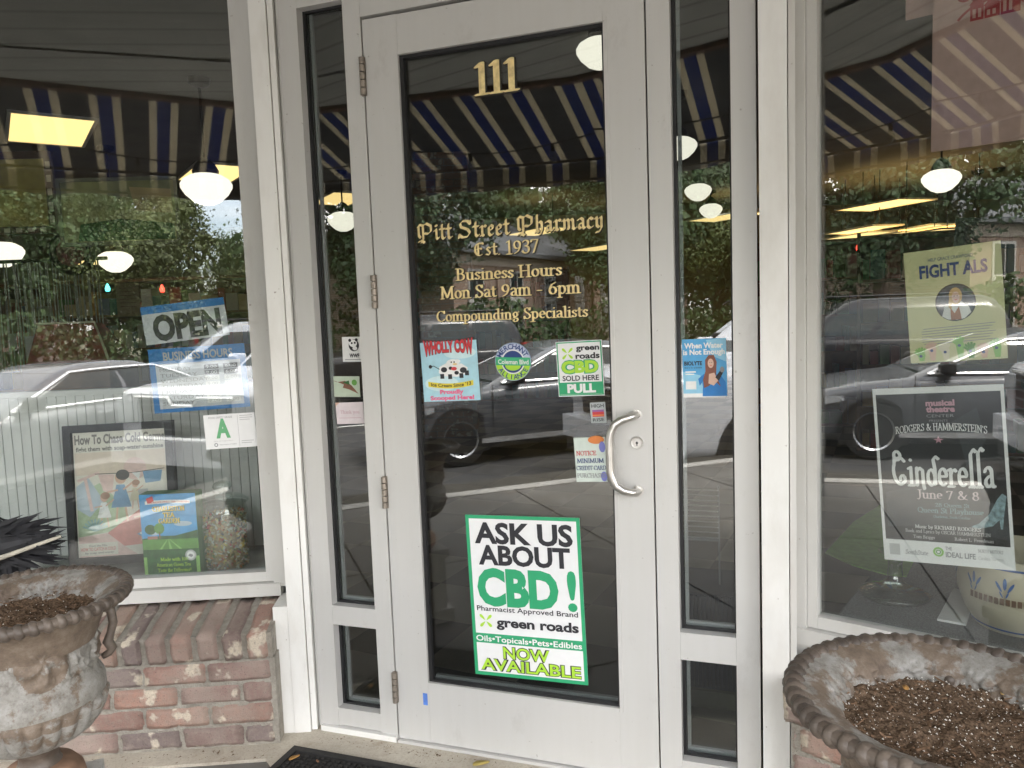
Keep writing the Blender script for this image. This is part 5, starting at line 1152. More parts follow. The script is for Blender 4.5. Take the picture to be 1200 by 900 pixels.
for i in range(1700):
    zz = rnd.random() * zt * .72 + .012; r = r_ * .88 * math.sqrt(rnd.uniform(.45, 1)); a = rnd.random() * 6.283
    c = Vector((r * math.cos(a), r * math.sin(a), zz)); ax = Vector((rnd.uniform(-1, 1), rnd.uniform(-1, 1), rnd.uniform(-1, 1))).normalized(); bx = ax.orthogonal().normalized(); cx2 = ax.cross(bx)
    l, q = rnd.uniform(.005, .009), rnd.uniform(.0025, .0045); n0 = len(m.bm.faces)
    rings = [[c + ax * x + (bx * math.cos(k * 1.047) + cx2 * math.sin(k * 1.047)) * w_ for k in range(6)] for x, w_ in ((-l, q * .5), (-l * .6, q), (l * .6, q), (l, q * .5))]
    m.loft(rings); mi = rnd.choice((0, 0, 0, 1, 1, 2, 2, 3, 4, 5, 6, 7))
    m.bm.faces.ensure_lookup_table()
    for k in range(n0, len(m.bm.faces)): m.bm.faces[k].material_index = mi
cd = m.build('candy', CANDY, t.root); cd['kind'] = 'stuff'
jl([(.001, .012), (r_ * .72, .012), (r_ * .72, zt * .70), (.001, zt * .72)], 'candy_core', CANDY[2])['kind'] = 'stuff'

# dark feathered ornament and driftwood stick on the brick sill at the left edge
rnd = random.Random(12)
FU, FZ = uz('L', (14, 640), -.12); t = WT('feather_bundle', "bundle of black feathers with a pale stick on the brick sill at the left edge", 'ornament', 'L', FU, -.12, .425)
m = MB(); bx = Vector((FU, -.12, FZ))
for i in range(420):
    a = rnd.uniform(-.35, .45); l = rnd.uniform(.06, .15); d = Vector((math.cos(a) * rnd.choice((1, -1)), rnd.uniform(-.3, .3), math.sin(a))); o = bx + Vector((rnd.uniform(-.10, .06), rnd.uniform(-.03, .03), rnd.uniform(-.05, .06)))
    sd = Vector((-d.z, 0, d.x)).normalized() * rnd.uniform(.003, .010)
    m.poly([o, o + d * l * .5 + sd, o + d * l, o + d * l * .5 - sd])
for i in range(60): x = rnd.uniform(-.06, .05); o = bx + Vector((x, rnd.uniform(-.02, .02), -.02)); e = Vector((FU + x * .6, -.12 + rnd.uniform(-.02, .02), .43)); m.poly([o + Vector((.006, 0, 0)), e, o - Vector((.006, 0, 0))])
m.lathe([(.001, -.11), (.03, -.09), (.05, -.04), (.055, .02), (.035, .07), (.012, .11), (.001, .13)], 16, Matrix.Translation(bx + Vector((-.02, 0, .0))) @ Matrix.Rotation(RAD(78), 4, 'Y'))
t.add(m, 'feathers', flat("black_feather", (.012, .012, .015), .6, vary=.4), normals=False)
m = MB(); m.tube([bx + Vector((-.14, -.06, -.045)), bx + Vector((.0, -.055, -.02)), bx + Vector((.17, -.02, .03))], [.008, .008, .005], 8); t.add(m, 'stick', flat("pale_stick", (.50, .46, .38), .8, vary=.3))

# right window: carpeted display floor, crock, glass dish, green cloth, hanging banner
MAT_CARPET = flat("grey_carpet", (.16, .16, .165), .95, vary=.6, scale=260)
t = WT('display_shelf', "grey carpeted floor of the right window display", 'shelf', 'R', 1.35, .012, .40)
m = MB(); m.box(.004, 2.74, .014, 1.25, .40, .474); t.add(m, 'board', MAT_CARPET)
def on_shelf(px, z=.476): 
    a, P = WALL['R']; q = at_height(px, z); return q
q = on_shelf((1185, 725)); u = rot_u(-35).dot(q - WALL['R'][1]); y = rot_n(-35).dot(q - WALL['R'][1])
t = WT('stoneware_crock', "round cream crock with blue leaves, at the right edge behind the window", 'crock', 'R', u, y, .4745)
def cl(prof, name, mat, n=48):
    m = MB(); m.lathe(prof, n); return m.build(name, mat, t.root, smooth=40)
k = .155
cl([(.001, .0), (k * .70, .0), (k * .72, .008), (k * .86, .04), (k * .99, .10), (k * 1.0, .15), (k * .97, .20), (k * .95, .215), (k * .90, .216), (k * .90, .10)], 'pot', flat("stoneware_cream", (.55, .50, .38), .35, vary=.08, scale=9))
m = MB()
for r, z in ((k * .735, .010), (k * .985, .192)): m.lathe([(r + .0015, z), (r + .003, z + .003), (r + .0015, z + .006)], 48)
m.build('blue_band', flat("glaze_blue", (.03, .09, .30), .3), t.root, smooth=True)
m = MB()
for a0 in (195, 232, 262, 300):
    for da, dz, sc in ((-7, .0, 1), (0, .012, 1.2), (7, .0, 1), (3, -.03, .6), (-4, -.03, .6)):
        pts = []
        for kk in range(10):
            t_ = 2 * math.pi * kk / 10; aa = RAD(a0 + (da + 3.2 * sc * math.cos(t_) * .6 + da * .5 * math.sin(t_)) * .75); zz = .148 + dz * .7 + .014 * sc * math.sin(t_); rr = k * 1.0 + .0025
            pts.append((rr * math.cos(aa), rr * math.sin(aa), zz))
        m.poly(pts)
m.build('painted_leaves', flat("glaze_leaf_blue", (.05, .14, .36), .3, vary=.3), t.root)
m = MB()
for a in range(228, 300, 5):
    aa = RAD(a); bb = RAD(a + 3.6); rr = k * 1.0 + .0022
    m.poly([(rr * math.cos(aa), rr * math.sin(aa), .098), (rr * math.cos(bb), rr * math.sin(bb), .098), (rr * math.cos(bb), rr * math.sin(bb), .116), (rr * math.cos(aa), rr * math.sin(aa), .116)])
m.build('painted_frieze', flat("glaze_brown", (.16, .10, .07), .35), t.root)
q = on_shelf((1040, 694)); u = rot_u(-35).dot(q - WALL['R'][1]); y = rot_n(-35).dot(q - WALL['R'][1])
t = WT('glass_pedestal', "clear glass pedestal dish foot on the carpet left of the crock", 'glass dish', 'R', u, y, .4745)
m = MB(); m.lathe([(.001, .006), (.10, .006), (.105, .0), (.102, .012), (.075, .022), (.04, .034), (.024, .05), (.020, .10), (.026, .125), (.05, .14)], 48); m.build('foot', MAT_JAR, t.root, smooth=True)
q0 = on_shelf((966, 650)); pts = [on_shelf(p) for p in ((967, 648), (1000, 612), (1058, 575), (1098, 600), (1062, 676), (1040, 674), (1000, 663))]
m = MB(); c0 = sum(pts, Vector()) / len(pts); m.prismz([((p - c0).x, (p - c0).y) for p in pts], .0, .004); o = m.build('green_cloth', flat("green_felt", (.16, .36, .06), .9, vary=.15)); o.matrix_world = Matrix.Translation((c0.x, c0.y, .4746)); tag(o, "bright green felt cloth lying on the carpet behind the musical poster", 'cloth')
q = on_shelf((1122, 690)); m = MB(); pts = [on_shelf(p) for p in ((1098, 727), (1118, 690), (1143, 700), (1132, 733))]; c0 = sum(pts, Vector()) / 4
m.prismz([((p - c0).x, (p - c0).y) for p in pts], .0, .006); o = m.build('paper_sheet', PAPER); o.matrix_world = Matrix.Translation((c0.x, c0.y, .4748)); tag(o, "white sheet of paper lying beside the crock", 'paper')
# pink banner
t_ = sheet_at('banner', "sheer pink banner with a red house emblem hanging at the top right", 'banner', 'R', .22, (1094, -60), (1330, -60), (1095, 178), flat("sheer_pink", (.52, .35, .31), .8), .002, level=True)
HR = flat("banner_red", (.35, .03, .04), .7)
s = t_
fx = lambda px: (px - 1094) / 236.0
fy = lambda py: (py + 60) / 238.0
for k in range(5): s.disc(fx(1136 + k * 17), fy(2 + (k % 2) * 3), .045, HR, 'emblem_tree', 0)
for x0, x1, y0 in ((1143, 1160, 16), (1161, 1180, 20), (1181, 1205, 14)):
    s.rect(fx(x0), fy(y0), fx(x1), fy(34), HR, 'emblem_house', 0); s.poly([(fx(x0 - 2), fy(y0)), (fx((x0 + x1) / 2), fy(y0 - 9)), (fx(x1 + 2), fy(y0))], HR, 'emblem_house', 1)
    s.rect(fx(x0 + 3), fy(y0 + 5), fx(x0 + 7), fy(31), flat("banner_pale", (.55, .33, .29), .8), 'emblem_windows', 2); s.rect(fx(x0 + 10), fy(y0 + 5), fx(x0 + 14), fy(31), flat("banner_pale", (.55, .33, .29), .8), 'emblem_windows', 2)
s.ring(fx(1172), fy(60), .24, .255, HR, 'emblem_arc', 0, a0=40, a1=140); s.done()
m = MB(); m.tube([(-.2, 0, s.h), (s.w + .1, 0, s.h)], .009, 8); m.build('rod', MAT_WIRE, s.root)
# second sheer panel edge left of it
s = sheet_at('banner', "narrow pink banner end gathered left of the big sheer banner", 'banner', 'R', .26, (1062, -60), (1094, -60), (1062, 24), flat("sheer_pink", (.52, .35, .31), .8), .002, level=True); s.done()

# ------------------------------------------------------------------ the room behind
MAT_IFLOOR, nt, b = new_mat("checker_floor")
ck = N(nt, 'ShaderNodeTexChecker'); ck.inputs['Scale'].default_value = 2.4; ck.inputs['Color1'].default_value = (.022, .022, .023, 1); ck.inputs['Color2'].default_value = (.26, .235, .19, 1)
mp = N(nt, 'ShaderNodeMapping'); mp.inputs['Rotation'].default_value = (0, 0, RAD(26)); tc = N(nt, 'ShaderNodeTexCoord'); nt.links.new(tc.outputs['Object'], mp.inputs['Vector']); nt.links.new(mp.outputs['Vector'], ck.inputs['Vector']); nt.links.new(ck.outputs['Color'], b.inputs['Base Color']); b.inputs['Roughness'].default_value = .35
CEIL = 3.25
fp = [wallM('L', -4.35, .15) @ Vector((0, 0, 0)), wallM('L', .10, .05) @ Vector((0, 0, 0)), wallM('D', -.1, .03) @ Vector((0, 0, 0)), wallM('D', 1.15, .03) @ Vector((0, 0, 0)), wallM('R', 4.7, .15) @ Vector((0, 0, 0))]
BX0, BX1, BY = fp[0].x, fp[-1].x, 15.0
outl = [(p.x, p.y) for p in fp] + [(9.5, 3.2), (9.5, BY), (-9.5, BY), (-9.5, 4.2)]
m = MB(); m.prismz(outl, -.05, .012); structure('floor', m, MAT_IFLOOR)
m = MB(); m.prismz(outl, CEIL, CEIL + .3); structure('ceiling', m, flat("ceiling_tile", (.16, .15, .13), .9, vary=.1, scale=3))
WALLC = flat("interior_wall", (.34, .26, .15), .8, vary=.15, scale=2)
m = MB(); m.box(-9.6, 9.6, BY, BY + .1, 0, CEIL); structure('back_wall', m, WALLC)
m = MB(); m.prismz([(fp[0].x, fp[0].y), (-9.5, 4.2), (-9.5, BY), (-9.7, BY), (-9.7, 4.1), (fp[0].x - .1, fp[0].y - .15)], 0, 5); structure('side_wall', m, WALLC)
m = MB(); m.prismz([(fp[-1].x, fp[-1].y), (9.5, 3.2), (9.5, BY), (9.7, BY), (9.7, 3.1), (fp[-1].x + .1, fp[-1].y - .15)], 0, 5); structure('side_wall', m, WALLC)
# lamps
MAT_GLOBE = flat("lamp_glass", (1.0, .92, .76), .4, vary=0, emis=.26); MAT_PANEL = flat("ceiling_panel_light", (1.0, .70, .28), .5, vary=0, emis=.30); MAT_DKBRONZE = flat("lamp_bronze", (.03, .024, .018), .4, .6)
def pendant(px, d, k, rod, label, hang=True):
    c = at_dist(px, d); t = thing('pendant_lamp' if hang else 'ceiling_lamp', label, 'lamp', Matrix.Translation(c), 'white schoolhouse lamps inside the shop')
    m = MB(); m.lathe([(.001, -.14 * k), (.05 * k, -.137 * k), (.10 * k, -.115 * k), (.16 * k, -.06 * k), (.19 * k, -.01 * k), (.192 * k, .02 * k), (.17 * k, .055 * k), (.12 * k, .085 * k), (.09 * k, .095 * k)], 36); m.build('globe', MAT_GLOBE, t, smooth=True)
    m = MB(); m.lathe([(.095 * k, .09 * k), (.10 * k, .12 * k), (.075 * k, .17 * k), (.05 * k, .20 * k), (.02 * k, .22 * k)], 24, cap0=True, cap1=True); m.build('fitter', MAT_DKBRONZE, t, smooth=30)
    top = CEIL - c.z
    if hang:
        m = MB(); m.tube([(0, 0, .2 * k), (0, 0, top)], .010, 8); m.build('rod', MAT_DKBRONZE, t)
    m = MB(); m.lathe([(.03, top - .07), (.075, top - .05), (.085, top - .002)], 20, cap0=True, cap1=True); m.build('ceiling_plate', MAT_DKBRONZE, t)
    return t
pendant((242, 219), 6.4, .98, True, "large white pendant lamp nearest the left window, at the edge of the frame")
pendant((402, 258), 10.0, 1.0, True, "white pendant lamp seen through the left sidelight")
pendant((505, 279), 10.8, .95, True, "white pendant lamp behind the first word of the gold lettering")
pendant((536, 256), 11.6, .95, True, "white lamp seen above the gold lettering, behind its second word", False)
pendant((703, 60), 5.2, .80, True, "large bright lamp at the top right corner of the door glass", False)
pendant((818, 224), 11.0, .95, True, "upper one of two white lamps in the right sidelight", True)
pendant((833, 246), 13.0, .95, True, "lower one of two white lamps in the right sidelight", True)
pendant((796, 172), 7.0, .8, True, "white lamp half hidden at the left edge of the right sidelight", False)
pendant((1103, 210), 8.6, .9, True, "white lamp in the right window just below the pink banner")
pendant((1146, 180), 13.5, .55, True, "left one of two small lamps at the lower edge of the pink banner"); pendant((1171, 177), 13.5, .55, True, "right one of two small lamps at the lower edge of the pink banner")
pendant((135, 305), 9.0, .9, True, "white lamp low behind the left window, over the red display case"); pendant((2, 296), 8.0, .9, True, "white lamp at the far left edge of the left window")
def panel(px, w, l, label, rz=0):
    c = at_height(px, CEIL - .012)
    far = c.y > 13.5
    if far: c = at_dist(px, 12.2 + (px[0] % 7) * .25)
    t = thing('ceiling_light', label, 'ceiling light', Matrix.Translation(c) @ Matrix.Rotation(RAD(rz), 4, 'Z'), 'yellow ceiling panel lights')
    m = MB(); m.box(-w / 2, w / 2, -l / 2, l / 2, -.004, .002); m.build('diffuser', MAT_PANEL, t)
    m = MB()
    for a, b_, c_, d in ((-w / 2 - .03, -w / 2, -l / 2 - .03, l / 2 + .03), (w / 2, w / 2 + .03, -l / 2 - .03, l / 2 + .03), (-w / 2 + .0005, w / 2 - .0005, -l / 2 - .03, -l / 2), (-w / 2 + .0005, w / 2 - .0005, l / 2, l / 2 + .03)): m.box(a, b_, c_, d, -.010, .011)
    m.build('frame', PAPER, t)
    if far:
        m = MB()
        for q in (-l * .35, l * .35): m.tube([(0, q, .011), (0, q, CEIL - c.z)], .006, 6)
        m.build('hanger', MAT_DKBRONZE, t)
panel((58, 153), .62, 1.15, "big yellow ceiling light at the upper left of the left window", 34); panel((252, 203), .62, 1.15, "yellow ceiling light behind the large pendant lamp", 34); panel((108, 306), .6, 1.2, "yellow ceiling light beside the low lamp in the left window", 34)
panel((400, 233), .6, 1.2, "yellow ceiling light in the left sidelight", 30); panel((632, 271), .6, 1.2, "yellow ceiling light behind the middle of the gold lettering", 30); panel((706, 290), .6, 1.2, "yellow ceiling light at the right edge of the door glass", 30); panel((852, 254), .6, 1.2, "yellow ceiling light at the right edge of the right sidelight", 30)
panel((1036, 240), .62, 1.1, "single yellow ceiling light left of the lamp in the right window", 20)
for k, (px, py) in enumerate(((1010, 269), (1005, 276), (1042, 276), (1075, 268), (1085, 273), (1120, 265), (1118, 270))): panel((px, py), .45, 1.1, "yellow ceiling light in the distant rows seen through the right window", 12)
# distant shelves and things in the room
WOOD = flat("dark_shop_wood", (.17, .08, .035), .5, vary=.4, scale=6)
def shelf_unit(px, d, w, h, rz, label, seed):
    c = at_dist(px, d); rnd = random.Random(seed); t = thing('store_shelf', label, 'shelf', Matrix.Translation((c.x, c.y, .0125)) @ Matrix.Rotation(RAD(rz), 4, 'Z'))
    m = MB(); m.box(-w / 2, -w / 2 + .03, -.2, .2, 0, h); m.box(w / 2 - .03, w / 2, -.2, .2, 0, h); m.box(-w / 2 + .031, w / 2 - .031, .18, .199, 0, h)
    n = max(2, int(h / .38))
    for k in range(n + 1): m.box(-w / 2 + .0305, w / 2 - .0305, -.195, .179, h * k / n * .97, h * k / n * .97 + .025)
    m.build('case', WOOD, t)
    cols = [flat("goods_%d" % i, c_, .5) for i, c_ in enumerate(((.30, .05, .03), (.45, .38, .22), (.04, .14, .12), (.35, .20, .05), (.10, .12, .25), (.40, .40, .38), (.08, .20, .06)))]
    m = MB()
    for k in range(n):
        x = -w / 2 + .05
        while x < w / 2 - .15:
            ww = rnd.uniform(.05, .14); hh = rnd.uniform(.12, .28); fs = m.box(x, x + ww - .01, -.17, .05, h * k / n * .97 + .026, h * k / n * .97 + .026 + hh); mi = rnd.randrange(7)
            for f in fs: f.material_index = mi
            x += ww
    m.build('goods', cols, t)['kind'] = 'stuff'
shelf_unit((210, 360), 9.5, 2.6, 1.95, 0, "dark shelves of small goods behind the OPEN plate", 1); shelf_unit((110, 360), 11.5, 2.2, 2.0, 0, "dark shelves of small goods deep in the shop at left", 2); shelf_unit((1010, 330), 9.5, 2.6, 2.1, -15, "dark shelves of goods deep behind the right window", 3); shelf_unit((1150, 330), 8.0, 2.0, 2.0, -25, "dark shelves of goods behind the charity poster", 4); shelf_unit((560, 400), 12.5, 3.0, 2.1, 0, "dark shelves of goods at the back of the shop behind the door", 5)
# brick pillar inside the door and glowing ornaments
c = at_dist((524, 360), 9.0); t = thing('brick_pillar', "orange brick pillar inside the shop, left in the door glass", 'pillar', Matrix.Translation((c.x, c.y, .0125)))
m = MB(); col = m.bm.loops.layers.float_color.new('brick'); rnd = random.Random(5)
for r in range(42):
    for x in (-1, 0, 1):
        for_y = 0; o_ = (.1 if r % 2 else 0); x0 = x * .21 + o_ - .155; fs = m.box(max(-.31, x0), min(.31, x0 + .20), -.22, .22, r * .0765 + .004, r * .0765 + .0685); cc = rnd.uniform(.8, 1.2)
        for f in fs:
            for l in f.loops: l[col] = (.40 * cc, .17 * cc, .06 * cc, 1)
m.build('bricks', MAT_BRICK, t); m = MB(); m.box(-.30, .30, -.21, .21, 0, 3.2); m.build('mortar', MAT_MORTAR, t)
def glow(px, d, col_, e, label, k=1.0):
    c = at_dist(px, d); t = thing('ornament_lamp', label, 'lamp', Matrix.Translation(c)); m = MB(); m.lathe([(.001, -.10 * k), (.05 * k, -.09 * k), (.06 * k, -.02 * k), (.035 * k, .05 * k), (.02 * k, .09 * k), (.001, .1 * k)], 16); m.build('shade', flat("glow_" + col_[0], col_[1], .4, vary=0, emis=e), t, smooth=True)
    m = MB(); m.lathe([(.06 * k, -.16 * k), (.055 * k, -.14 * k), (.015 * k, -.13 * k), (.015 * k, -.09 * k)], 14, cap0=True, cap1=True); m.build('base', MAT_DKBRONZE, t)
glow((126, 337), 9.2, ("teal", (.10, .65, .60)), .9, "small teal glowing lamp on a far shelf in the left window", .42); glow((190, 338), 9.0, ("red", (.8, .05, .03)), 1.0, "small red glowing lamp on a far shelf in the left window", .42); glow((1006, 289), 9.0, ("red", (.8, .05, .03)), .8, "small red glowing lamp on a far shelf in the right window", .42); glow((1110, 275), 8.5, ("teal", (.10, .65, .60)), .6, "small teal glowing lamp on a far shelf in the right window", .42)
# framed pictures hanging high in the left window, medallion, paper notices, red case
def hung(px0, px1, px2, off, mat, fr, label, name='framed_picture', dots=False, cat='picture'):
    s = sheet_at(name, label, cat, 'L', off, px0, px1, px2, mat, .02, level=True)
    m = MB(); w_ = .045 if dots else .02
    for a, b_, c_, d in ((-w_, 0, -w_, s.h + w_), (s.w, s.w + w_, -w_, s.h + w_), (.0005, s.w - .0005, -w_, 0), (.0005, s.w - .0005, s.h, s.h + w_)): m.box(a, b_, -.012, .02, c_, d)
    m.build('frame', fr, s.root)
    if dots:
        m = MB(); n = int(s.w / .07)
        for k in range(n): m.box((k + .25) * s.w / n, (k + .75) * s.w / n, -.015, -.0125, -.036, -.010)
        n = int(s.h / .07)
        for k in range(n): m.box(s.w + .010, s.w + .036, -.015, -.0125, (k + .25) * s.h / n, (k + .75) * s.h / n)
        m.build('frame_inlay', CREAMP, s.root)
    return s
OCH = flat("ochre_picture", (.50, .42, .12), .6, vary=.35, scale=5); OLV = flat("olive_picture", (.36, .36, .15), .6, vary=.5, scale=4); BRF = flat("brown_frame", (.09, .045, .02), .5)
hung((-120, 190), (52, 190), (-120, 270), 2.4, OCH, BRF, "large ochre picture in a dotted brown frame at the top left", dots=True).done()
s = hung((70, 214), (205, 232), (76, 285), 1.9, OLV, flat("olive_frame", (.20, .20, .13), .6), "wide olive landscape picture hanging in the left window"); s.poly([(.15, .70), (.5, .62), (.98, .72), (.98, .98), (.12, .98)], DGREEN, 'landscape'); s.poly([(.6, .1), (.97, .15), (.97, .55), (.65, .5)], flat("tan_sky", (.55, .42, .18), .6, vary=.2, scale=6), 'landscape'); s.done()
c = at_dist((85, 296), 5.5); t = thing('medallion', "round dark red medallion hanging under the landscape picture", 'ornament', Matrix.Translation(c) @ Matrix.Rotation(RAD(5), 4, 'Z') @ Matrix.Rotation(RAD(90), 4, 'X'))
m = MB(); m.lathe([(.001, .02), (.08, .025), (.085, .03)], 28, cap0=False); m.build('face', flat("medallion_red", (.16, .05, .04), .5, vary=.4), t); m = MB(); m.lathe([(.085, .0), (.10, .035), (.13, .03), (.14, .0)], 28); m.build('rim', MAT_DKBRONZE, t, smooth=True)
m = MB(); m.box(-.17, .17, 2.5, 2.51, 0, .1) if False else None
c = at_dist((150, 352), 7.0); s = Sheet('notice', "brown paper notice hanging left of the OPEN plate, deep in the shop", 'notice', Matrix.Translation(c) @ Matrix.Rotation(RAD(5), 4, 'Z') @ Matrix.Translation((-.09, 0, -.13)), .18, .27, flat("brown_paper", (.34, .26, .15), .7))
for k in range(6): s.line([(.15, .15 + k * .11), (.85, .15 + k * .11)], .006, BROWN, 'small_lettering', 0)
s.done()
c = at_dist((92, 384), 4.6); t = thing('display_case', "small dark red case with a sloping roof, low behind the left window", 'case', Matrix.Translation((c.x, c.y, 0.0125)))
m = MB(); m.box(-.22, .22, -.15, .15, 0, 1.22); m.build('cabinet', WOOD, t)
m = MB(); m.loft([[(-.20, -.14, 1.2215), (.22, -.14, 1.2215), (.22, .14, 1.2215), (-.20, .14, 1.2215)], [(-.20, -.02, 1.42), (.10, -.02, 1.42), (.10, .05, 1.42), (-.20, .05, 1.42)]]); m.build('roof', flat("case_red", (.22, .04, .03), .5, vary=.2), t)
m = MB(); m.tube([(-.20, -.03, 1.425), (.10, -.03, 1.425), (.22, -.145, 1.225)], .006, 6); m.build('edge_trim', CREAMP, t)
# desk with monitor-like stand at far left
c = at_dist((40, 400), 5.2); t = thing('work_desk', "dark desk with a pale card rack and coloured folders behind the left window", 'desk', Matrix.Translation((c.x, c.y, .0125)))
m = MB(); m.box(-.6, .6, -.3, .3, 1.02, 1.06); m.box(-.58, -.53, -.28, .28, 0, 1.0195); m.box(.53, .58, -.28, .28, 0, 1.0195); m.build('desk_top', WOOD, t)
m = MB(); m.box(-.05, .24, .0, .02, 1.22, 1.36); m.box(-.02, .0, .0, .02, 1.061, 1.2195); m.box(.2, .22, .0, .02, 1.061, 1.2195); m.build('card_rack', LGREY, t)
for x, w_, mt in ((-.34, .2, NAVYP), (-.08, .10, flat("folder_tan", (.35, .22, .07), .6)), (.10, .12, flat("folder_teal", (.02, .16, .15), .6))): m = MB(); m.box(x, x + w_, -.1, .06, 1.061, 1.16); m.build('folder', mt, t)
# long fringe curtain of beads left (vertical light streaks)
c = at_dist((30, 340), 6.0); t = thing('bead_curtain', "grey bead curtain hanging at the far left behind the window", 'curtain', Matrix.Translation((c.x, c.y, 1.0)))
m = MB(); rnd = random.Random(3)
for k in range(46): x = -.5 + k * .022 + rnd.uniform(-.005, .005); m.tube([(x, rnd.uniform(-.02, .02), .85), (x + rnd.uniform(-.01, .01), 0, rnd.uniform(-.1, .1))], rnd.uniform(.003, .006), 5)
m.build('strands', flat("bead_grey", (.34, .34, .30), .4, vary=.3), t); m = MB(); m.tube([(-.55, 0, .86), (.55, 0, .86)], .012, 8); m.build('rail', MAT_DKBRONZE, t)
# low things behind the right sidelight
c = at_dist((820, 606), 2.75); t = thing('wire_rack', "pale wire rack of thin level bars behind the right sidelight", 'rack', Matrix.Translation((c.x, c.y, .0125)) @ Matrix.Rotation(RAD(-19), 4, 'Z'))
m = MB(); h0 = c.z
for k in range(10): m.tube([(-.085, 0, h0 - .085 + k * .019), (.065, 0, h0 - .085 + k * .019)], .0024, 6)
m.build('bars', flat("rack_pale", (.62, .62, .58), .4), t); m = MB(); m.box(-.09, .068, .006, .012, h0 - .10, h0 - .09); m.box(-.09, -.084, .006, .012, 0, h0 + .10); m.box(.062, .068, .006, .012, 0, h0 + .10); m.build('stand', GREY, t)
c = at_dist((830, 808), 2.62); t = thing('ribbed_bin', "dark blue ribbed bin behind the lower pane of the right sidelight", 'bin', Matrix.Translation((c.x, c.y, .0125)) @ Matrix.Rotation(RAD(-19), 4, 'Z'))
m = MB(); m.box(-.16, .16, .03, .3, .06, .40); m.build('body', flat("bin_blue", (.008, .016, .040), .6), t); m = MB()
for k in range(22): m.box(-.155 + k * .0142, -.155 + k * .0142 + .007, .018, .0295, .07, .395)
m.build('ribs', flat("bin_rib_blue", (.012, .024, .055), .5), t); m = MB(); m.box(-.17, .17, .01, .32, 0, .0595); m.build('base', flat("bin_base", (.18, .17, .12), .7), t)
# folded pale fabric behind the right sidelight
# dark OPEN letters deep in the right window
s = sheet_at('open_sign', "dark OPEN plate seen from behind, deep in the right window", 'sign', 'R', 1.5, (1120, 256), (1215, 252), (1120, 292), flat("dark_plate", (.05, .06, .055), .5), .01)
s.text("OPEN", .08, .92, .80, .55, INK, bold=.04); s.done()
# places in the street: distances along and across the kerb line
CARPOS = {'truck': (-2.70, -2.70), 'sedan': (-6.15, -2.45), 'dark': (-11.1, -4.2), 'pale': (-6.2, -9.4), 'small': (-12.4, -34.7)}
TREES = [(-18.9, -14.6, 1, .80, 1.1, "dark tree at the left end of the grey roofed building, mirrored right of the door"), (-24, -9, 0, 1.1, 2.1, "broad oak left of the grey roofed building, mirrored in the left sidelight"), (-16.5, -29, 0, .95, 3.0, "oak across the street left of the patch of open sky"), (-7.6, -35, 2, .72, 2.2, "low bushy tree under the patch of open sky in the left window"), (-3.2, -27, 0, .85, .3, "broad oak across the street, right of the patch of open sky in the left window"), (-12.4, -31, 2, .95, 1.2, "low yellow green tree left of the small distant SUV"), (-20, -46, 1, 1.3, 2.0, "tall dark tree far down the street above the grey roof"),
 (-31, -30, 0, 1.5, 4.0, "huge oak crown rising over the long grey roofed building"), (-36, -14, 1, 1.5, 5.0, "tall dark tree behind the red brick building"), (-9, -42, 0, .72, 2.6, "oak far down the street behind the small SUV"), (2, -30, 2, 1.2, .8, "yellow green tree across the street at the far right"),
 (-30, -3, 2, 1.6, 3.3, "yellow green tree behind the red brick building"), (-24, -40, 0, 1.4, .9, "oak at the far corner of the grey roofed building"), (8, -24, 1, .9, 1.9, "dark tree across the street at the extreme right"), (-17, 14, 0, 1.2, .2, "broad oak beyond the left end of the shop"), (-1, -45, 1, .8, 4.4, "dark tree far behind the broad oak")]
# ------------------------------------------------------------------ cars in the street (seen mirrored in the glass)
MAT_CARGLASS = flat("car_glass", (.035, .045, .045), .05, vary=0, spec=.5); MAT_CHROME = flat("chrome", (.85, .85, .85), .25, .6, vary=0); MAT_TYRE = flat("tyre_rubber", (.018, .018, .018), .8); MAT_RIM = flat("alloy_rim", (.48, .49, .50), .3, .8); MAT_TRIMK = flat("black_trim", (.015, .015, .016), .5); MAT_TAIL = flat("tail_red", (.50, .01, .015), .2, vary=0); MAT_HEAD = flat("headlight_clear", (.62, .64, .66), .1, .3, vary=0)
def paint(name, c, metal=.2, coat=.7):
    m, nt, b = new_mat(name); b.inputs['Base Color'].default_value = (*c, 1); b.inputs['Metallic'].default_value = metal; b.inputs['Roughness'].default_value = .3; b.inputs['Coat Weight'].default_value = coat; b.inputs['Coat Roughness'].default_value = .05; return m
def rrect(x, hw, z0, z1, r=.12, n=5):
    """rounded cross-section in the y,z plane"""
    r = min(r, hw * .9, (z1 - z0) / 2 * .95); pts = []
    for cy_, cz_, a0 in ((hw - r, z0 + r, -90), (hw - r, z1 - r, 0), (-hw + r, z1 - r, 90), (-hw + r, z0 + r, 180)):
        for k in range(n): a = RAD(a0 + 90 * k / (n - 1)); pts.append((x, cy_ + r * math.cos(a), cz_ + r * math.sin(a)))
    return pts
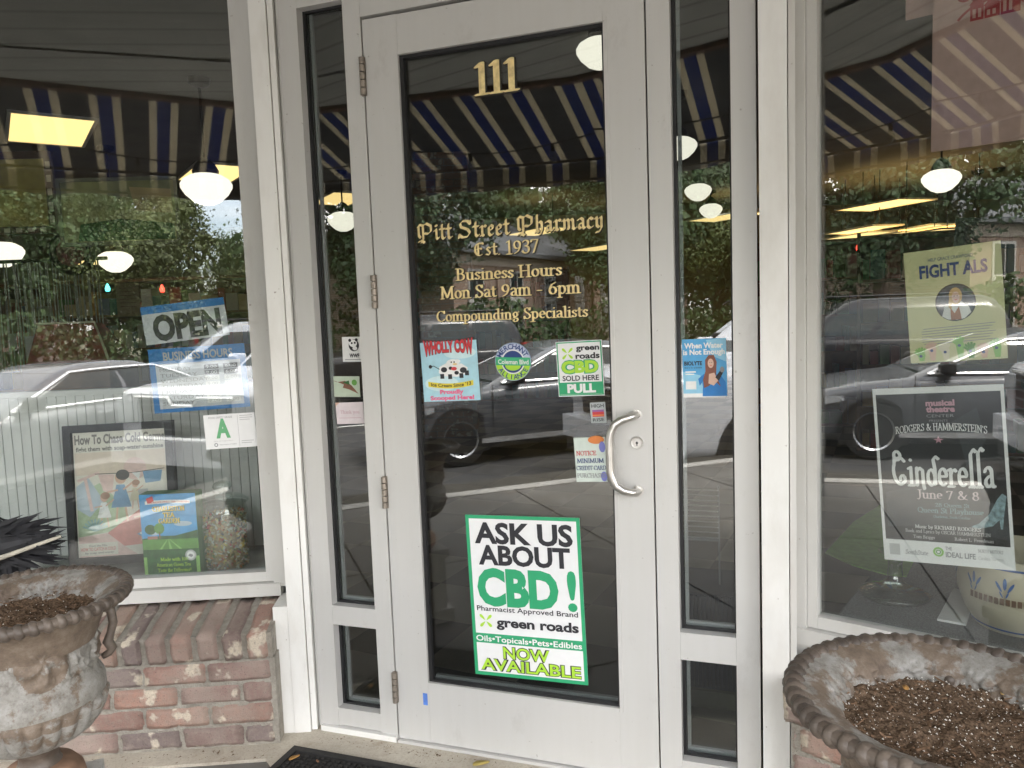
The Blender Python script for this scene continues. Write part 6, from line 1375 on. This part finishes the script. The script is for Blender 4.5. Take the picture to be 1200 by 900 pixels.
def vehicle(name, label, cat, sp, front, heading, zg=ROAD):
    """sp: L, W, stations [(x from nose, half width, bottom, top)], cabin [(z, x front, x rear, half width)], wheels (x1, x2, r)"""
    rz = math.atan2(heading[1], heading[0]); t = thing(name, label, cat, Matrix.Translation((front[0], front[1], zg)) @ Matrix.Rotation(rz, 4, 'Z'))
    P = sp['paint']; hwm = sp['W'] / 2
    m = MB(); m.loft([rrect(-x, hw, z0, z1, sp.get('rr', .13)) for x, hw, z0, z1 in sp['stations']])
    rings = []
    for z, xf, xr, hw in sp['cabin']:
        r = .16; ring = []
        for cx_, cy_, a0 in ((-xf - r, hw - r, 0), (-xr + r, hw - r, 90), (-xr + r, -hw + r, 180), (-xf - r, -hw + r, 270)):
            for k in range(5): a = RAD(a0 + 90 * k / 4); ring.append((cx_ + r * math.cos(a), cy_ + r * math.sin(a), z))
        rings.append(ring)
    m.loft(rings); body = m.build('body', P, t, smooth=38)
    cab = sp['cabin']
    def at_z(z):
        for (z0, f0, r0, w0), (z1, f1, r1, w1) in zip(cab, cab[1:]):
            if z0 <= z <= z1: s = (z - z0) / (z1 - z0); return f0 + (f1 - f0) * s, r0 + (r1 - r0) * s, w0 + (w1 - w0) * s
        return cab[-1][1:]
    zb, zt = sp['glass']; 
    for sd in (1, -1):
        for a, b_ in sp['panes']:                          # fractions of the cabin length at each height
            m = MB(); lo, hi, tr = [], [], []
            for k in range(7):
                z = zb + (zt - zb) * k / 6; f, r, w = at_z(z); f2 = f + .10 + .02 * 0; r2 = r - .10
                xa = f2 + (r2 - f2) * a; xb = f2 + (r2 - f2) * b_; y = sd * (w + .004)
                lo.append((-xa, y, z)); hi.append((-xb, y, z))
            m.loft([[p, q] for p, q in zip(lo, hi)], cap=False, close=False); o = m.build('side_window', MAT_CARGLASS, t)
        if sp.get('chrome'):
            m = MB(); tp = []
            for k in range(7): z = zb + (zt - zb) * k / 6; f, r, w = at_z(z); tp.append((-(f + .085), sd * (w + .010), z))
            f, r, w = at_z(zt); tp += [(-(f + (r - f) * s), sd * (w + .010), zt + .012 * math.sin(s * 3.1)) for s in (.3, .5, .7, .9)]
            for k in range(6, -1, -1): z = zb + (zt - zb) * k / 6; f, r, w = at_z(z); tp.append((-(r - .085), sd * (w + .010), z))
            m.tube(tp + [tp[0]], .019, 6); m.build('chrome_trim', MAT_CHROME, t)
        if sp.get('molding'):
            m = MB(); m.box(-sp['L'] * .78, -sp['L'] * .24, sd * hwm + (-.006 if sd > 0 else -.012), sd * hwm + (.012 if sd > 0 else .006), .27, .33); m.build('side_moulding', MAT_CHROME, t)
        mx = sp['cabin'][0][1] + .38; z = zb + .07
        m = MB(); m.loft([rrect(-(mx + d), h, z - v, z + v, .03) for d, h, v in ((-.05, .07, .04), (0, .10, .075), (.10, .10, .07))]); 
        for v_ in m.bm.verts: v_.co.y += sd * (hwm + .06)
        m.build('mirror', sp.get('mirror', MAT_TRIMK), t, smooth=40)
        for xh in sp['handles']: m = MB(); m.box(-xh - .19, -xh, sd * hwm - .012, sd * hwm + .022, sp['hz'], sp['hz'] + .03); m.bevel(.008, 1); m.build('door_handle', MAT_CHROME if sp.get('chrome') else P, t)
        m = MB()                                            # door shut lines
        for xh in sp['seams']: m.box(-xh - .004, -xh + .004, sd * hwm - .004, sd * hwm + .0035, .32, zb - .01)
        m.build('door_gap', MAT_TRIMK, body)
    f0, r0, w0 = at_z(zb); f1, r1, w1 = at_z(zt)            # windscreen and rear window
    for nm, xa, xb in (('windscreen', f0 - .004, f1 - .004), ('rear_window', r0 + .004, r1 + .004)):
        s = -1 if nm == 'windscreen' else 1
        m = MB(); m.quad((-xa, -w0 + .14, zb), (-xa, w0 - .14, zb), (-xb, w1 - .14, zt), (-xb, -w1 + .14, zt)); m.build(nm, MAT_CARGLASS, t)
    for xw in sp['wheels'][:2]:
        r = sp['wheels'][2]
        for sd in (1, -1):
            m = MB(); My = Matrix.Translation((-xw, sd * (hwm - .10), r)) @ Matrix.Rotation(RAD(-90 * sd), 4, 'X')
            m.lathe([(r * .66, -.10), (r * .96, -.11), (r, -.07), (r, .07), (r * .96, .105), (r * .68, .112), (r * .64, .09)], 36, My); w = m.build('wheel', MAT_TYRE, t, smooth=40)
            m = MB(); m.lathe([(.001, .075), (.05, .09), (.07, .085), (.075, .06)], 20, My); m.lathe([(r * .60, .095), (r * .66, .112), (r * .68, .10)], 36, My)
            for k in range(10):
                a = 2 * math.pi * k / 10; d = Vector((math.cos(a), math.sin(a), 0)); q = Vector((-math.sin(a), math.cos(a), 0))
                m.loft([[My @ (d * rr + q * ww + Vector((0, 0, zz))) for ww, zz in ((-w2, .055), (w2, .055), (w2, .088), (-w2, .088))] for rr, w2 in ((.05, .018), (r * .63, .026))])
            m.build('rim', MAT_RIM, w)
            m = MB(); m.lathe([(r * .6, .02), (.001, .02)], 24, My); m.build('brake_disc', MAT_TRIMK, w)
            m = MB(); n = 24                                # wheel arch
            R_ = r * 1.17; Ma = Matrix.Translation((-xw, sd * (hwm + .003), r)) @ Matrix.Rotation(RAD(-90 * sd), 4, 'X')
            pts = [Ma @ Vector((R_ * math.cos(2 * math.pi * k / 30), R_ * math.sin(2 * math.pi * k / 30) , -.006)) for k in range(30)]
            pts = [p for p in pts if p.z > sp['stations'][3][2] - .05]
            try: m.poly(pts); m.build('wheel_arch', MAT_TRIMK, t)
            except ValueError: pass
    sp['extra'](t, sp, hwm)
    return t
def seg_x(t, name, mat, x0, x1, y0, y1, z0, z1, bv=.01):
    m = MB(); m.box(-x1, -x0, y0, y1, z0, z1)
    if bv: m.bevel(bv, 1)
    return m.build(name, mat, t)
def sedan_extra(t, sp, hw):
    for sd in (1, -1):
        m = MB(); m.loft([[(-.02, sd * .42, .60), (-.02, sd * .42, .70), (-.02, sd * .44, .70), (-.02, sd * .44, .60)], [(-.12, sd * (hw - .12), .58), (-.12, sd * (hw - .12), .74), (-.12, sd * (hw - .10), .74), (-.12, sd * (hw - .10), .58)], [(-.60, sd * (hw - .0), .70), (-.60, sd * (hw - .0), .76), (-.60, sd * (hw + .006), .76), (-.60, sd * (hw + .006), .70)]]); m.build('headlight', MAT_HEAD, t)
        seg_x(t, 'tail_light', MAT_TAIL, sp['L'] - .10, sp['L'] + .012, sd * .66 - .16, sd * .66 + .16, .76, .88)
    seg_x(t, 'grille', MAT_TRIMK, -.012, .10, -.42, .42, .34, .62); seg_x(t, 'number_plate', PAPER, sp['L'] + .002, sp['L'] + .02, -.25, .25, .60, .72, .004)
def suv_extra(t, sp, hw):
    for sd in (1, -1):
        seg_x(t, 'tail_light', MAT_TAIL, sp['L'] - .13, sp['L'] + .012, sd * (hw - .07) - .08, sd * (hw - .07) + .085, .98, 1.28, .02); seg_x(t, 'reversing_light', MAT_HEAD, sp['L'] - .13, sp['L'] + .012, sd * (hw - .07) - .08, sd * (hw - .07) + .085, .90, .978, .02)
        seg_x(t, 'headlight', MAT_HEAD, -.012, .20, sd * (hw - .2) - .16, sd * (hw - .2) + .15, .78, .94, .02)
        m = MB(); m.tube([(-sp['L'] * .36, sd * .62, sp['top'] - .01), (-sp['L'] * .38, sd * .62, sp['top'] + .05), (-sp['L'] * .90, sd * .62, sp['top'] + .05), (-sp['L'] * .93, sd * .62, sp['top'] - .01)], .018, 6); m.build('roof_rail', MAT_TRIMK, t)
    seg_x(t, 'rear_bumper', sp['paint'], sp['L'] - .05, sp['L'] + .06, -hw + .04, hw - .04, .42, .66, .04); seg_x(t, 'number_plate', PAPER, sp['L'] + .012, sp['L'] + .025, -.25, .25, .86, .98, .003); seg_x(t, 'grille', MAT_TRIMK, -.012, .08, -.5, .5, .60, .86)
def truck_extra(t, sp, hw):
    seg_x(t, 'grille', flat("grille_dark", (.03, .03, .032), .4), -.014, .10, -.62, .62, .74, 1.10, .02)
    g = MB()
    for k in range(4): g.box(.0145, .026, -.60, .60, .79 + k * .085, .806 + k * .085)
    for y in (-.3, 0, .3): g.box(.0145, .025, y - .01, y + .01, .76, 1.09)
    g.build('grille_bars', flat("grille_grey", (.30, .30, .31), .3, .7), t)
    g = MB(); g.tube([(.02, -.66, 1.13), (.03, -.2, 1.13), (.03, -.14, 1.05), (.03, .14, 1.05), (.03, .2, 1.13), (.02, .66, 1.13)], .020, 6); g.tube([(.02, -.66, .70), (.035, 0, .70), (.02, .66, .70)], .025, 6); g.build('chrome_trim', MAT_CHROME, t)
    for sd in (1, -1):
        seg_x(t, 'headlight', MAT_HEAD, -.016, .28, sd * .79 - .13, sd * .79 + .155, .86, 1.09, .02); seg_x(t, 'fog_light', MAT_HEAD, -.10, .05, sd * .72 - .08, sd * .72 + .08, .50, .57, .01); seg_x(t, 'tail_light', MAT_TAIL, sp['L'] - .08, sp['L'] + .012, sd * .90 - .06, sd * .90 + .06, .85, 1.25)
    seg_x(t, 'bumper', sp['paint'], -.09, .22, -hw + .02, hw - .02, .44, .68, .05); seg_x(t, 'lower_bumper', MAT_TRIMK, -.06, .22, -hw + .06, hw - .06, .28, .438, .03)
    g = MB(); g.box(-sp['L'] + .08, -3.42, -.78, .78, 1.27, 1.30); g.build('bed_cover', MAT_TRIMK, t)
SED = dict(L=4.95, W=1.87, stations=[(0, .62, .36, .58), (.06, .78, .26, .68), (.30, .88, .20, .80), (.8, .925, .19, .90), (1.4, .935, .18, .965), (2.2, .935, .18, .985), (3.3, .935, .18, 1.0), (4.2, .925, .20, 1.02), (4.75, .86, .26, 1.0), (4.92, .74, .36, .92)],
  cabin=[(.93, 1.25, 4.45, .90), (1.05, 1.50, 4.28, .86), (1.20, 1.85, 4.0, .79), (1.35, 2.20, 3.62, .70), (1.43, 2.45, 3.35, .62), (1.455, 2.7, 3.1, .50)], glass=(1.0, 1.36), panes=[(.04, .50), (.53, .93)], wheels=(.92, 3.85, .34), handles=(2.45, 3.45), hz=.86, seams=(1.35, 2.45, 3.5), chrome=True, molding=True, extra=sedan_extra, top=1.45)
SUV = dict(L=4.95, W=1.96, rr=.12, stations=[(0, .70, .48, .80), (.06, .88, .36, 1.0), (.4, .96, .32, 1.10), (1.0, .98, .30, 1.16), (2.0, .98, .30, 1.20), (3.5, .98, .30, 1.20), (4.5, .975, .32, 1.20), (4.88, .94, .42, 1.18), (4.94, .90, .46, 1.15)],
  cabin=[(1.12, 1.30, 4.93, .93), (1.30, 1.55, 4.90, .90), (1.60, 1.95, 4.80, .83), (1.80, 2.25, 4.66, .75), (1.88, 2.5, 4.5, .62)], glass=(1.24, 1.70), panes=[(.03, .32), (.36, .64), (.68, .95)], wheels=(.95, 3.80, .39), handles=(2.35, 3.35), hz=1.06, seams=(1.4, 2.4, 3.35), extra=suv_extra, top=1.88)
TRK = dict(L=5.9, W=2.06, rr=.13, stations=[(0, .90, .50, 1.16), (.06, .97, .44, 1.20), (.35, 1.01, .38, 1.23), (1.2, 1.03, .36, 1.27), (1.9, 1.03, .36, 1.28), (3.0, 1.03, .36, 1.28), (3.4, 1.03, .36, 1.28), (4.6, 1.03, .40, 1.30), (5.8, 1.02, .50, 1.30), (5.88, .98, .52, 1.28)],
  cabin=[(1.2, 1.50, 3.46, .97), (1.35, 1.72, 3.45, .94), (1.70, 2.15, 3.42, .84), (1.86, 2.42, 3.38, .74), (1.92, 2.7, 3.25, .62)], glass=(1.33, 1.76), panes=[(.05, .46), (.52, .95)], wheels=(1.05, 4.55, .41), handles=(2.5, 3.2), hz=1.08, seams=(1.55, 2.55, 3.4), chrome=False, extra=truck_extra, mirror=flat("mirror_white", (.66, .67, .69), .3), top=1.92)
HD = (-SE).normalized(); HEAD2 = (HD.x, HD.y)
def spot(a, b): p = KB + SE * a + SN * b; return (p.x, p.y)
SEDN = dict(SED, paint=paint("dark_grey_paint", (.10, .105, .115), .2)); DSUV = dict(SUV, paint=paint("black_suv_paint", (.012, .012, .014), .0, .25)); WTRK = dict(TRK, paint=paint("white_truck_paint", (.66, .67, .70), .0))
WSUV = dict(SUV, paint=paint("pale_suv_paint", (.46, .48, .50), .3)); GSUV = dict(SUV, paint=paint("grey_suv_paint", (.20, .20, .20), .4))
vehicle('pickup_truck', "white pickup truck at the kerb, mirrored in the right sidelight and the left window", 'pickup truck', WTRK, CARPOS['truck'], HEAD2)
vehicle('sedan', "dark grey sedan with chrome window trim, mirrored beside the white pickup", 'car', SEDN, CARPOS['sedan'], HEAD2)
vehicle('suv', "black SUV with red tail lights, mirrored in the right window", 'car', DSUV, CARPOS['dark'], HEAD2)
vehicle('suv', "pale SUV across the road, mirrored behind the OPEN plate", 'car', WSUV, CARPOS['pale'], (-.95, .30))
vehicle('suv', "small distant grey SUV seen from behind, mirrored left of the OPEN plate", 'car', GSUV, CARPOS['small'], (-.29, -.957))

# ------------------------------------------------------------------ trees
def tree_mesh(seed, h, cw, kind):
    rnd = random.Random(seed); tr = MB(); tr.tube([(0, 0, 0), (.1, .05, h * .2), (-.1, .1, h * .42), (.05, 0, h * .7)], [h * .035, h * .026, h * .02, h * .008], 10)
    for k in range(7):
        a = rnd.random() * 6.28; z = h * rnd.uniform(.28, .5); tr.tube([(0, .05, z), (math.cos(a) * cw * .25, math.sin(a) * cw * .25, z + h * .12), (math.cos(a) * cw * .42, math.sin(a) * cw * .42, z + h * .22)], [h * .014, h * .009, h * .003], 6)
    lf = MB(); cl = []
    for k in range(46):
        a = rnd.random() * 6.28; r = cw * .5 * math.sqrt(rnd.random()) * .95; z = h * rnd.uniform(.30, .95); r *= math.sqrt(max(.08, 1 - ((z / h - .58) / .45) ** 2)); cl.append((Vector((r * math.cos(a), r * math.sin(a), z)), rnd.uniform(.12, .21) * cw))
    for c, rr in cl:
        for k in range(620):
            d = Vector((rnd.gauss(0, 1), rnd.gauss(0, 1), rnd.gauss(0, .75))); d = d.normalized() * rr * rnd.uniform(.5, 1.05); p = c + d; s = h * rnd.uniform(.006, .0125)
            n = (d.normalized() + Vector((rnd.uniform(-1, 1), rnd.uniform(-1, 1), rnd.uniform(-.3, 1)))).normalized(); u = n.orthogonal().normalized(); v = n.cross(u); q = rnd.random() * 6.28; u, v = u * math.cos(q) + v * math.sin(q), v * math.cos(q) - u * math.sin(q)
            lf.poly([p - u * s, p + v * s * .6, p + u * s, p - v * s * .6])
        for k in range(60):                                # inner leaf masses that close the crown
            d = Vector((rnd.gauss(0, 1), rnd.gauss(0, 1), rnd.gauss(0, .75))).normalized() * rr * rnd.uniform(.1, .6); p = c + d; s = h * .028
            n = Vector((rnd.uniform(-1, 1), rnd.uniform(-1, 1), rnd.uniform(-1, 1))).normalized(); u = n.orthogonal().normalized(); v = n.cross(u)
            lf.poly([p - u * s, p - u * s * .3 + v * s * .6, p + u * s * .5 + v * s * .4, p + u * s, p + u * s * .2 - v * s * .6, p - u * s * .5 - v * s * .4])
    return tr, lf
MAT_BARK = flat("bark", (.10, .075, .055), .95, vary=.4, scale=8)
def leafmat(name, c):
    m, nt, b = new_mat(name); oi = N(nt, 'ShaderNodeTexNoise'); oi.inputs['Scale'].default_value = .9; nt.links.new(coords(nt), oi.inputs['Vector'])
    nt.links.new(ramp(nt, oi.outputs['Fac'], [(.3, tuple(x * .6 for x in c)), (.7, tuple(x * 1.3 for x in c))]), b.inputs['Base Color']); b.inputs['Roughness'].default_value = .6
    b.inputs['Transmission Weight'].default_value = 0; return m
LM = [leafmat("oak_leaves", (.055, .10, .028)), leafmat("dark_leaves", (.035, .070, .022)), leafmat("yellow_green_leaves", (.10, .13, .035))]
protos = []
for i, (h, cw) in enumerate(((10, 9), (12, 8), (8, 8))):
    tr, lf = tree_mesh(20 + i, h, cw, i); t = thing('tree', "x", 'tree'); tr.build('trunk', MAT_BARK, t, smooth=True); lf.build('crown', LM[i], t, normals=False); protos.append(t)
used = [False] * 3
for (x, y, k, s, rz, lab) in TREES:
    if not used[k]: o = protos[k]; used[k] = True
    else: o = copy_tree(protos[k])
    o.location = (x, y, ROAD); o.rotation_euler = (0, 0, rz); o.scale = (s, s, s); o['label'] = lab; o['group'] = 'trees across the street'
# hedge along the far side
m = MB(); rnd = random.Random(6)
for k in range(24000):
    a = rnd.uniform(-30, 60); p = Vector(st(a, rnd.uniform(21.2, 22.6), ROAD + .1 + rnd.random() * 2.5 * (.8 + .2 * math.sin(a)))); s = rnd.uniform(.08, .16)
    n = Vector((rnd.uniform(-1, 1), rnd.uniform(-1, 1), rnd.uniform(-.3, 1))).normalized(); u = n.orthogonal().normalized(); v = n.cross(u); m.poly([p - u * s, p + v * s * .6, p + u * s, p - v * s * .6])
o = m.build('hedge', LM[0], normals=False); o['kind'] = 'stuff'

# far belt of trees closing the view down the side streets
m = MB(); rnd = random.Random(16)
for k in range(15000):
    a = rnd.uniform(-75, 75); hh = 4.6 + 1.6 * mnoise.noise(Vector((a * .16, 3, 0))) + .8 * mnoise.noise(Vector((a * .6, 8, 0)))
    p = Vector(st(a, 50 + rnd.uniform(0, 3), ROAD + hh * math.sqrt(rnd.random()))); s = rnd.uniform(.18, .42)
    n = Vector((rnd.uniform(-1, 1), rnd.uniform(-1, 1), rnd.uniform(-.3, 1))).normalized(); u = n.orthogonal().normalized(); v = n.cross(u); m.poly([p - u * s, p + v * s * .7, p + u * s, p - v * s * .7])
o = m.build('far_trees', LM[0], normals=False); o['kind'] = 'stuff'

# ------------------------------------------------------------------ the building across the street
def far_building(A_, d, ln, wd, zb, ze, zr, label, wall, roof, nwin):
    d = Vector((d[0], d[1], 0)).normalized(); n = Vector((-d.y, d.x, 0)); ang = math.atan2(d.y, d.x)
    t = thing('building', label, 'building', Matrix.Translation((A_[0], A_[1], zb)) @ Matrix.Rotation(ang, 4, 'Z'))
    H = ze - zb
    m = MB(); m.box(0, ln, 0, wd, 0, H); m.build('wall', wall, t)
    m = MB(); m.loft([[(-.5, -.5, H), (ln + .5, -.5, H), (ln + .5, wd + .5, H), (-.5, wd + .5, H)], [(-.5, -.5, H + .18), (ln + .5, -.5, H + .18), (ln + .5, wd + .5, H + .18), (-.5, wd + .5, H + .18)], [(wd * .35, wd * .48, zr - zb), (ln - wd * .35, wd * .48, zr - zb), (ln - wd * .35, wd * .52, zr - zb), (wd * .35, wd * .52, zr - zb)]]); m.build('roof', roof, t)
    m = MB(); m.box(-.04, ln + .04, -.05, 0, 0, .5); m.box(-.05, ln + .05, -.06, -.001, H - .45, H - .02); m.build('trim_course', flat("building_trim", (.42, .36, .30), .8), t)
    for k in range(nwin):
        x = ln * (k + .5) / nwin
        for z0, z1 in ((.9, H * .52), (H * .60, H - .7)):
            m = MB(); m.box(x - .60, x + .60, -.04, .02, z0 - .1, z1 + .1); w = m.build('window', flat("far_window_frame", (.55, .52, .48), .6), t)
            m = MB(); m.box(x - .5, x + .5, -.055, -.041, z0, z1); m.build('pane', MAT_CARGLASS, w)
            m = MB(); m.box(x - .68, x + .68, -.09, -.0, z0 - .24, z0 - .11); m.box(x - .02, x + .02, -.065, -.056, z0, z1); m.build('sill', flat("far_window_frame", (.55, .52, .48), .6), w)
        if k: xx = ln * k / nwin; m = MB(); m.box(xx - .12, xx + .12, -.12, -.002, 0, H - .46); m.build('pilaster', wall, t)
    return t
FARB, nt, b = new_mat("pinkish_brick_far")
bt = N(nt, 'ShaderNodeTexBrick'); bt.inputs['Scale'].default_value = 5; bt.inputs['Color1'].default_value = (.34, .23, .17, 1); bt.inputs['Color2'].default_value = (.27, .18, .14, 1); bt.inputs['Mortar'].default_value = (.40, .36, .30, 1); bt.inputs['Mortar Size'].default_value = .012
mpn = N(nt, 'ShaderNodeMapping'); mpn.inputs['Rotation'].default_value = (RAD(90), 0, 0); tcn = N(nt, 'ShaderNodeTexCoord'); nt.links.new(tcn.outputs['Object'], mpn.inputs['Vector']); nt.links.new(mpn.outputs['Vector'], bt.inputs['Vector']); nt.links.new(bt.outputs['Color'], b.inputs['Base Color']); b.inputs['Roughness'].default_value = .9
METR = flat("metal_roof", (.12, .125, .13), .9, .0, vary=.1, scale=2)
far_building((-19.5 - .14 * 30, -18.6 - .99 * 30), (.14, .99), 30, 11, ROAD, 3.9, 6.6, "long two storey building with a grey metal roof, mirrored behind the opening hours", FARB, METR, 9)
